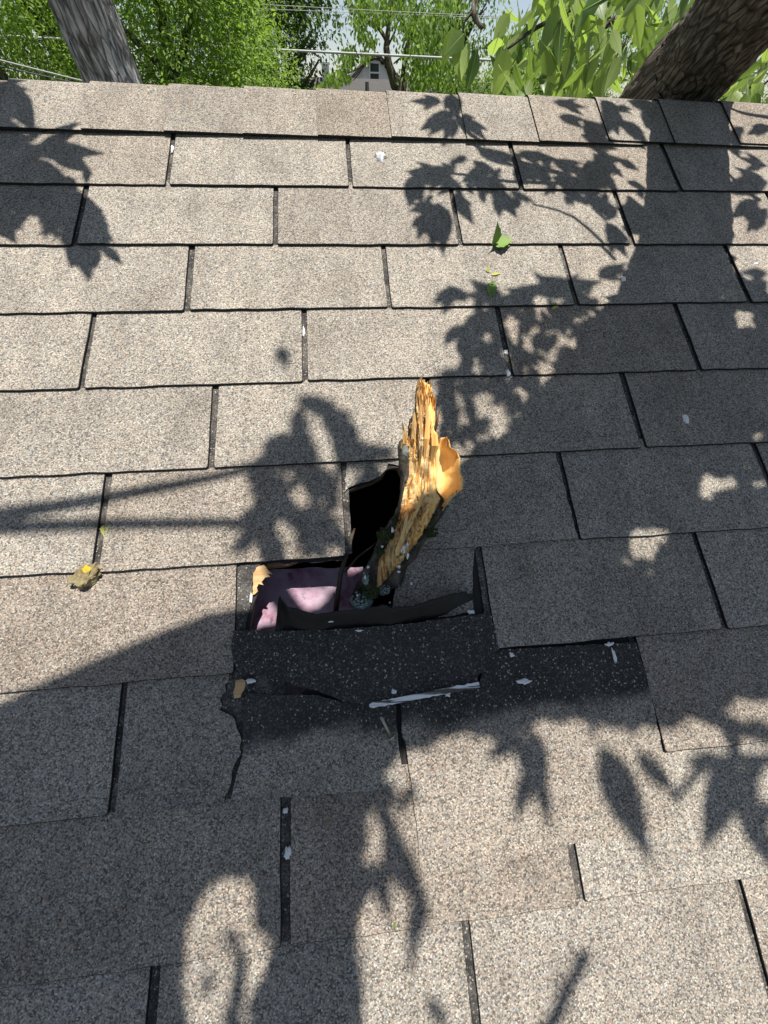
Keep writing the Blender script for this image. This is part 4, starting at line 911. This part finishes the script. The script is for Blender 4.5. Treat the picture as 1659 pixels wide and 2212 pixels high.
while k < 260:
    x = rnd.uniform(1040, 1560); y = rnd.uniform(-70, 185)
    if not inpoly((x, y), LREG): continue
    if x < 1110 and rnd.random() < .4: continue
    Y = RDG.y + rnd.uniform(0.22, 1.1)
    hang_leaf(x, y, Y, rnd.uniform(.05, .10), (rnd.gauss(0.0, .6), rnd.gauss(0.45, .75), rnd.uniform(-3.14, 3.14))); k += 1
for k in range(34): hang_leaf(rnd.uniform(1580, 1700), rnd.uniform(60, 215), RDG.y + rnd.uniform(.35, 1.0), rnd.uniform(.05, .09), (rnd.gauss(0, .4), rnd.gauss(0, .5), rnd.uniform(-1, 1)))
for x, y in ((1004, 70), (990, 90), (1015, 95), (1030, 110), (985, 60)): hang_leaf(x, y, RDG.y + .5, .08, (rnd.gauss(0, .2), rnd.gauss(0.3, .2), rnd.uniform(-.6, .6)))
for pts, r0 in ([[(1090, -120, .6), (1035, -20, .55), (1024, 30, .5), (1042, 62, .5)], .012], [[(1500, -90, .8), (1330, 40, .7), (1230, 120, .6), (1190, 190, .6)], .010], [[(1480, -140, .5), (1300, -20, .5), (1160, 60, .5), (1090, 110, .5)], .008], [[(1420, -60, .9), (1370, 60, .8), (1290, 180, .8)], .007], [[(1024, 25, .5), (1005, 45, .5), (1000, 75, .5)], .004], [[(1760, -40, .8), (1690, 80, .7), (1620, 190, .6)], .008]):
    q = [AT(x, y, RDG.y + d) for x, y, d in pts]; mb = MB(); P, R = smooth_path(q, [r0 * (1 - .6 * i / (len(q) - 1)) for i in range(len(q))], 4); mb.tube(P, R, 6, rough=.3); mb.build('branch', M['bark_tr'], tree, True)

# ------------------------------------------------------------------ grey trunk at left
base = AT(262, 240, RDG.y + 2.3); a1 = AT(244, 172, RDG.y + 2.3); a2 = AT(191, 0, RDG.y + 2.3); d12 = (a2 - a1); 
kd = a1.z / d12.z; KT = 16; pts = [a1 + d12 * (-kd + (kd + 6.0) * q / KT) + Vector((.05 * math.sin(q * .9), .04 * math.sin(q * 1.3), 0)) for q in range(KT + 1)]
gt = empty('grey_trunk_tree', pts[0], 'thick grey-barked tree trunk behind the ridge at left', 'tree')
P, R = smooth_path(pts, [.205 - .0055 * q for q in range(KT + 1)], 14); mb = MB(); mb.tube(P, R, 110, rough=.12, ridge=.008, rk=(38, 8)); mb.build('trunk', M['bark_gr'], gt, True)
cr = MB(); top = pts[-1]
for _ in range(2600):
    p = top + Vector((rnd.gauss(0, 1.1), rnd.gauss(.6, .9), rnd.gauss(.9, .6)))
    if p.z < GZ + 1.3: continue
    d = Vector((rnd.gauss(0, 1), rnd.gauss(0, 1), rnd.gauss(-.4, .5))).normalized(); v, f = leaf_strip(p, p + d * rnd.uniform(.07, .12), Vector((0, 0, 1)), .4, .1, 2, .2); cr.add(v, f)
cr.build('crown', M['leaf_mid'], gt)['kind'] = 'stuff'
for e in ((-1.0, .5, 1.3), (1.1, .8, 1.2), (.2, 1.3, 1.6)):
    mb = MB(); mb.tube([top - Vector((0, 0, .2)), top + Vector(e) * .5, top + Vector(e)], [.08, .05, .02], 8, rough=.1); mb.build('branch', M['bark_gr'], gt, True)

# ------------------------------------------------------------------ trees in the background
def far_tree(name, label, cat, x_px, Y, half_w, zc, half_h, depth, leaf, mat, nclump, per, seed, trunk=None, group='trees beyond the ridge', clump=(0.25, 0.5), zband=None, droop=0.3, gap=0.0, lean=0.0):
    r = random.Random(seed); b = AT(x_px, 190, Y); root = empty(name, Vector((b.x, b.y, 0)), label, cat, group); cr = MB(); cs = []
    lo, hi = (zband or (GZ - 1.0, GZ + Y * 0.16 + 0.6))
    while len(cs) < nclump:
        a = r.uniform(0, 6.283); q = r.random() ** 0.45; zz = r.uniform(-1, 1)
        rr = math.sqrt(max(0, 1 - zz * zz)) * q * (0.85 + .3 * noise.noise(Vector((a * 2, zz * 3, seed))))
        c = Vector((b.x + half_w * rr * math.cos(a), b.y + depth * rr * math.sin(a), zc + half_h * zz))
        if c.z < lo or c.z > hi: continue
        if gap and noise.noise(c * 1.1 + Vector((seed, 0, 0))) < gap: continue
        cs.append(c)
    for c in cs:
        R = r.uniform(*clump)
        for _ in range(per):
            d = Vector((r.gauss(0, 1), r.gauss(0, 1), r.gauss(0, .8))); d = d.normalized() * R * r.random() ** 0.4; p = c + d
            ld = (d.normalized() * .6 + Vector((r.gauss(0, .6), r.gauss(0, .6), -droop + r.gauss(0, .5)))).normalized(); L = leaf * r.uniform(.6, 1.25)
            side = ld.cross(Vector((r.gauss(0, .4), r.gauss(0, .4), 1))).normalized() * L * .24; nn_ = side.cross(ld) * .25
            i0 = len(cr.v); cr.v += [p, p + ld * L * .45 + side + nn_, p + ld * L, p + ld * L * .45 - side + nn_]; cr.f += [(i0, i0 + 1, i0 + 2), (i0, i0 + 2, i0 + 3)]; cr.m += [0, 0]
    cr.build('crown', mat, root)['kind'] = 'stuff'
    tr_ = trunk or 0.12; mb = MB(); bx = b.x
    P, R = smooth_path([Vector((bx, b.y, 0)), Vector((bx + .1, b.y, zc * .35)), Vector((bx - .05 + lean * .5, b.y, zc * .7)), Vector((bx + lean, b.y, zc + half_h * .5))], [tr_ * 1.3, tr_, tr_ * .8, tr_ * .3], 4)
    mb.tube(P, R, 10, rough=.12); mb.build('trunk', M['bark_far'], root, True)
    for k_ in range(5):
        a = r.uniform(0, 6.28); s0 = Vector((bx + lean * .3, b.y, zc * r.uniform(.55, .95))); e = s0 + Vector((math.cos(a) * half_w * .7, math.sin(a) * depth * .7, half_h * r.uniform(.3, .7)))
        mb = MB(); mb.tube([s0, s0.lerp(e, .5) + Vector((0, 0, .1)), e], [tr_ * .45, tr_ * .3, tr_ * .1], 6, rough=.1); mb.build('branch', M['bark_far'], root, True)
    return root
far_tree('leafy_tree', 'bright green bushy tree at the far left behind the grey trunk', 'tree', 20, 6.6, 1.7, 3.6, 2.2, 1.4, .058, M['leaf_bush'], 150, 230, 1, .12)
far_tree('leafy_tree', 'bright yellow-green bushy tree right of the grey trunk', 'tree', 390, 7.2, 1.55, 3.7, 2.3, 1.4, .058, M['leaf_bush'], 170, 240, 2, .12)
far_tree('leafy_tree', 'lower bright green bush left of the grey neighbouring roof', 'tree', 520, 8.5, .92, 3.3, 1.45, 1.0, .055, M['leaf_bush'], 110, 230, 3, .1)
far_tree('shade_tree', 'tall dark green tree behind the bright bushes', 'tree', 592, 17.0, 2.1, 4.0, 3.4, 2.0, .15, M['leaf_dark'], 200, 120, 4, .3, clump=(.4, .8), zband=(2.6, 10.0), droop=.5)
far_tree('shade_tree', 'dark green tree behind the far left bushes', 'tree', 160, 15.0, 4.0, 5.0, 4.5, 2.5, .16, M['leaf_dark'], 260, 110, 5, .3, clump=(.4, .8), zband=(2.6, 10.0))
far_tree('shade_tree', 'distant green tree at the right behind the cable', 'tree', 1150, 17.0, 1.8, 3.3, 1.5, 1.2, .11, M['leaf_mid'], 120, 150, 6, .2, clump=(.35, .7), zband=(2.4, 9.0), gap=-.15)
far_tree('shade_tree', 'drooping green tree right of the bare forked trunk', 'tree', 975, 13.0, .95, 4.6, 1.7, .8, .09, M['leaf_mid'], 44, 190, 8, .10, clump=(.3, .5), zband=(3.2, 8.5), droop=1.1)
far_tree('leafy_tree', 'leafy green bush behind the hanging leaves at right', 'tree', 1290, 9.0, 1.5, 3.4, 1.5, 1.0, .06, M['leaf_bush'], 110, 170, 11, .1)
far_tree('leafy_tree', 'green bush at the far right behind the leaning trunk', 'tree', 1580, 7.5, 1.5, 3.4, 1.5, 1.0, .06, M['leaf_bush'], 110, 170, 12, .1)
# central tree with a visible forked trunk, drooping foliage around
ct = AT(850, 192, 11.0); root = empty('forked_tree', Vector((ct.x, ct.y, 0)), 'tree with dark forked trunk and drooping leaves before the white house', 'tree', 'trees beyond the ridge')
def ctp(x, y, dy=0): return AT(x, y, 11.0 + dy)
def ctube(pts, r0, r1, nm='branch'):
    q = [ctp(*p) for p in pts]; mb = MB(); P, R = smooth_path(q, [r0 + (r1 - r0) * i / (len(q) - 1) for i in range(len(q))], 4); mb.tube(P, R, 8, rough=.15); mb.build(nm, M['bark_far'], root, True)
q0 = ctp(866, 215); mb = MB(); P, R = smooth_path([Vector((q0.x + .15, q0.y, 0)), q0, ctp(856, 188), ctp(846, 160), ctp(838, 130), ctp(834, 100)], [.16, .12, .105, .085, .07, .06], 4); mb.tube(P, R, 12, rough=.12); mb.build('trunk', M['bark_far'], root, True)
ctube([(834, 102), (838, 70), (842, 30), (850, -30)], .055, .03); ctube([(836, 90), (822, 66), (806, 52), (790, 40), (770, 20)], .04, .015); ctube([(838, 100), (852, 70), (858, 52), (864, 40)], .022, .01); ctube([(842, 140), (810, 125), (790, 135), (770, 150), (745, 160)], .028, .008); ctube([(866, 190), (872, 150), (876, 110), (890, 70), (900, 10)], .05, .03); ctube([(876, 120), (862, 128), (850, 138)], .02, .01)
ctube([(790, 135), (775, 160), (762, 175)], .012, .005)
cr = MB(); r = random.Random(77)
CL = [(x, y, s_) for x, y, s_ in [(775, 12, 22), (776, 45, 18), (800, 10, 40), (830, 20, 34), (782, 75, 18), (800, 88, 14), (755, 108, 16), (790, 118, 14), (750, 130, 22), (738, 155, 10), (860, 10, 40), (880, 60, 26), (900, 30, 40), (905, 80, 34), (890, 110, 30), (915, 140, 34), (890, 160, 26), (930, 100, 40), (940, 50, 40), (960, 10, 40), (960, 130, 34), (940, 170, 34), (985, 90, 26), (990, 150, 26), (905, 185, 26), (965, 185, 26), (715, 165, 12), (728, 175, 12), (700, 185, 12), (748, 165, 10), (1005, 175, 18), (780, -30, 40), (870, -30, 40), (950, -40, 40), (815, 40, 14)]]
for x, y, s_ in CL:
    for _ in range(int(s_ * 6.5)):
        p = AT(x + r.gauss(0, s_ * .5), y + r.gauss(0, s_ * .45), 11.0 + r.gauss(0, .5)); ld = Vector((r.gauss(0, .6), r.gauss(0, .6), -1)).normalized(); L = .088 * r.uniform(.6, 1.3)
        side = ld.cross(Vector((r.gauss(0, 1), r.gauss(0, 1), .2))).normalized() * L * .27; nn_ = side.cross(ld) * .3
        cr.add([p, p + ld * L * .45 + side + nn_, p + ld * L, p + ld * L * .45 - side + nn_], [(0, 1, 2), (0, 2, 3)])
cr.build('crown', M['leaf_mid'], root)['kind'] = 'stuff'

# ------------------------------------------------------------------ neighbouring buildings
def grid_roof_mat():
    t = NT('grey_far_shingles'); vec = t.coord(); a = t.noise(vec, 3.0, 5.0); b = t.noise(vec, 60.0, 3.0); br = t.n('TexBrick', Vector=t.coord(scale=(1, 1, 1)), Scale=3.2); br.inputs['Color1'].default_value = (.085, .08, .077, 1); br.inputs['Color2'].default_value = (.10, .094, .09, 1); br.inputs['Mortar'].default_value = (.12, .115, .11, 1); br.inputs['Mortar Size'].default_value = .02
    return t.done(t.mix(t.math('MULTIPLY', b, .5), br.outputs[0], t.mix(a, (.065, .061, .059), (.11, .104, .10))), .9)
M['groof'] = grid_roof_mat(); M['wht'] = plain('white_paint', (.86, .86, .83), .6, var=.06, scale=4); M['glass'] = plain('window_glass', (.03, .035, .04), .08, .5); M['trimd'] = plain('dark_trim', (.10, .10, .10), .7); M['bluegrey'] = plain('blue_grey_panel', (.22, .25, .29), .6, var=.1)
Yn = 22.0; pl = AT(664, 166, Yn); pr = AT(1040, 178, Yn); zr = (pl.z + pr.z) / 2; xl, xr = pl.x, pr.x + 3
nh = empty('neighbour_house', Vector(((xl + xr) / 2, Yn, 0)), 'low neighbouring house with plain grey shingle roof', 'house')
mb = MB(); dz = 1.6; dyy = 3.4
mb.add([(xl - .3, Yn - dyy, zr - dz), (xr + .3, Yn - dyy, zr - dz), (xr + .3, Yn, zr), (xl - .3, Yn, zr), (xl - .3, Yn + dyy, zr - dz), (xr + .3, Yn + dyy, zr - dz)] + [(xl - .3, Yn - dyy, zr - dz - .12), (xr + .3, Yn - dyy, zr - dz - .12), (xr + .3, Yn, zr - .12), (xl - .3, Yn, zr - .12), (xl - .3, Yn + dyy, zr - dz - .12), (xr + .3, Yn + dyy, zr - dz - .12)],
       [(0, 1, 2, 3), (3, 2, 5, 4), (9, 8, 7, 6), (10, 11, 8, 9), (0, 6, 7, 1), (4, 5, 11, 10), (0, 3, 9, 6), (3, 4, 10, 9), (2, 1, 7, 8), (5, 2, 8, 11)])
rf = mb.build('roof', M['groof'], nh)
mb = MB(); mb.box(((xl + xr) / 2, Yn, (zr - dz - .12) / 2), ((xr - xl) / 2, dyy - .3, (zr - dz - .14) / 2)); mb.build('wall', M['siding'], nh)
for x in (xl + 1.2, xl + 3.4):
    f_ = MB(); f_.box((x, Yn - dyy + .28, 1.5), (.45, .03, .6)); f2_ = f_.build('window', M['wht'], nh); g_ = MB(); g_.box((x, Yn - dyy + .24, 1.5), (.38, .012, .53)); o = g_.build('pane', M['glass']); o.parent = f2_; o.location = -f2_.location - nh.location
mb = MB(); mb.box((0, 0, 0), (.05, .05, .001)); 
c = AT(704, 168, Yn - .1)
mb = MB(); mb.box((c.x, c.y, c.z + .12), (.14, .14, .22)); mb.box((c.x, c.y, c.z + .37), (.18, .18, .03)); o = mb.build('flue', M['wht'], nh)
c = AT(876, 176, Yn - .4)
mb = MB(); mb.tube([c - Vector((0, 0, .3)), c + Vector((0, 0, .16))], .06, 10); mb.tube([c + Vector((0, 0, .16)), c + Vector((0, 0, .24))], .11, 10); mb.build('vent_pipe', M['trimd'], nh)
c = AT(793, 185, Yn - .8); mb = MB(); mb.tube([c - Vector((0, 0, .3)), c + Vector((0, 0, .1))], [.09, .07], 10); mb.build('vent_pipe', M['trimd'], nh)
# white gabled house behind
Yw = 27.0; L_ = AT(768, 170, Yw); R_w = AT(862, 170, Yw); ap = AT(812, 118, Yw); xm = ap.x; hw = max(xm - L_.x, R_w.x - xm); ze = L_.z
wh = empty('white_house', Vector((xm, Yw, 0)), 'white gabled house seen past the forked trunk', 'house')
slope = (ap.z - ze) / hw; W2 = hw + 1.2; zeb = ap.z - slope * W2
mb = MB(); pf = [(xm - W2, 0), (xm + W2, 0), (xm + W2, zeb), (xm, ap.z - .12), (xm - W2, zeb)]
mb.add([(a, Yw, b) for a, b in pf] + [(a, Yw + 8, b) for a, b in pf], [tuple(range(5)), tuple(range(9, 4, -1))] + [(i, i + 5, (i + 1) % 5 + 5, (i + 1) % 5) for i in (0, 1, 4)]); mb.build('wall', M['wht'], wh)
for zb in range(18):                                   # lap siding boards on the gable
    z0 = GZ - 1.0 + zb * .18; ww = min(W2, (ap.z - .2 - z0) / slope) if z0 < ap.z - .3 else 0
    if ww <= .1: continue
    mb = MB(); mb.add([(xm - ww, Yw - .005, z0 + .18), (xm + ww, Yw - .005, z0 + .18), (xm + ww, Yw - .03, z0), (xm - ww, Yw - .03, z0), (xm - ww, Yw, z0), (xm + ww, Yw, z0)], [(3, 2, 1, 0), (4, 5, 2, 3)]); mb.build('siding_board', M['wht'], wh)
mb = MB()
for sg in (-1, 1):
    a = Vector((xm, Yw + 3.8, ap.z)); b = Vector((xm + sg * (W2 + .3), Yw + 3.8, ap.z - slope * (W2 + .3))); dd = (b - a); Ln = dd.length; dd.normalize(); nrm = Vector((0, 1, 0)).cross(dd) * (-sg); nrm = nrm if nrm.z > 0 else -nrm
    mb.box((a + b) / 2 + nrm * .04, (Ln / 2, 4.1, .06), 0, (dd, Vector((0, 1, 0)), nrm))
mb.build('roof', M['groof'], wh)
c = AT(809, 157, Yw - .05); fw_ = .27; fh_ = .36
mb = MB(); mb.box((c.x, Yw - .05, c.z), (fw_, .03, fh_)); wf = mb.build('window', M['wht'], wh)
for q in (-1, 1):
    mb = MB(); mb.box((c.x, Yw - .085, c.z + q * fh_ * .44), (fw_ * .74, .008, fh_ * .36)); o = mb.build('pane', M['glass']); o.parent = wf; o.location = -wf.location - wh.location
# blue-grey shed
c = AT(651, 180, 20.0); sh = empty('garden_shed', Vector((c.x, 20.0, 0)), 'small blue-grey shed end beside the neighbouring roof', 'shed')
zt = AT(651, 171, 20.0).z; mb = MB(); mb.box((c.x - .3, 20.6, zt / 2), (.55, .6, zt / 2 - .04)); mb.build('wall', M['bluegrey'], sh); mb = MB(); mb.box((c.x - .3, 20.6, zt - .02), (.6, .68, .02)); mb.build('roof', M['trimd'], sh)

# ------------------------------------------------------------------ cables
M['cable'] = plain('pale_cable', (.46, .46, .45), .6); M['cable_d'] = plain('dark_cable', (.12, .12, .12), .6)
def cable(a, b, Ya, Yb, rad, label, mat, ext=4.0):
    A, B = AT(*a, Ya), AT(*b, Yb); d = B - A; q = [A + d * (-ext + (1 + 2 * ext) * i / 24) for i in range(25)]
    q = [p + Vector((0, 0, .0022 * (((i - 12) / 12) ** 2 - .03) * d.length * 6)) for i, p in enumerate(q)]
    mb = MB(); mb.tube(q, rad, 6); tag(mb.build('overhead_cable', mat, origin=q[0], smooth=True), label, 'cable', 'overhead cables')
cable((530, 104), (1065, 130), 9.8, 9.8, .017, 'thick white overhead cable crossing before the white house', M['cable'])
cable((480, 5), (960, 30), 9.5, 9.5, .0035, 'thin cable near the top edge of the sky', M['cable'])
cable((640, 22), (1000, 36), 10.5, 10.5, .0035, 'second thin cable just below the topmost one', M['cable'])
cable((0, 130), (110, 158), 5.0, 5.4, .008, 'upper of two cables sagging low at the far left', M['cable'], 1.4)
cable((0, 143), (130, 172), 5.0, 5.4, .006, 'lower darker cable of the pair at the far left', M['cable_d'], 1.4)
#cable((75, 65), (112, 68), 5.0, 5.0, .008, 'short glimpse of pale cable among the far left leaves', M['cable'], .0)
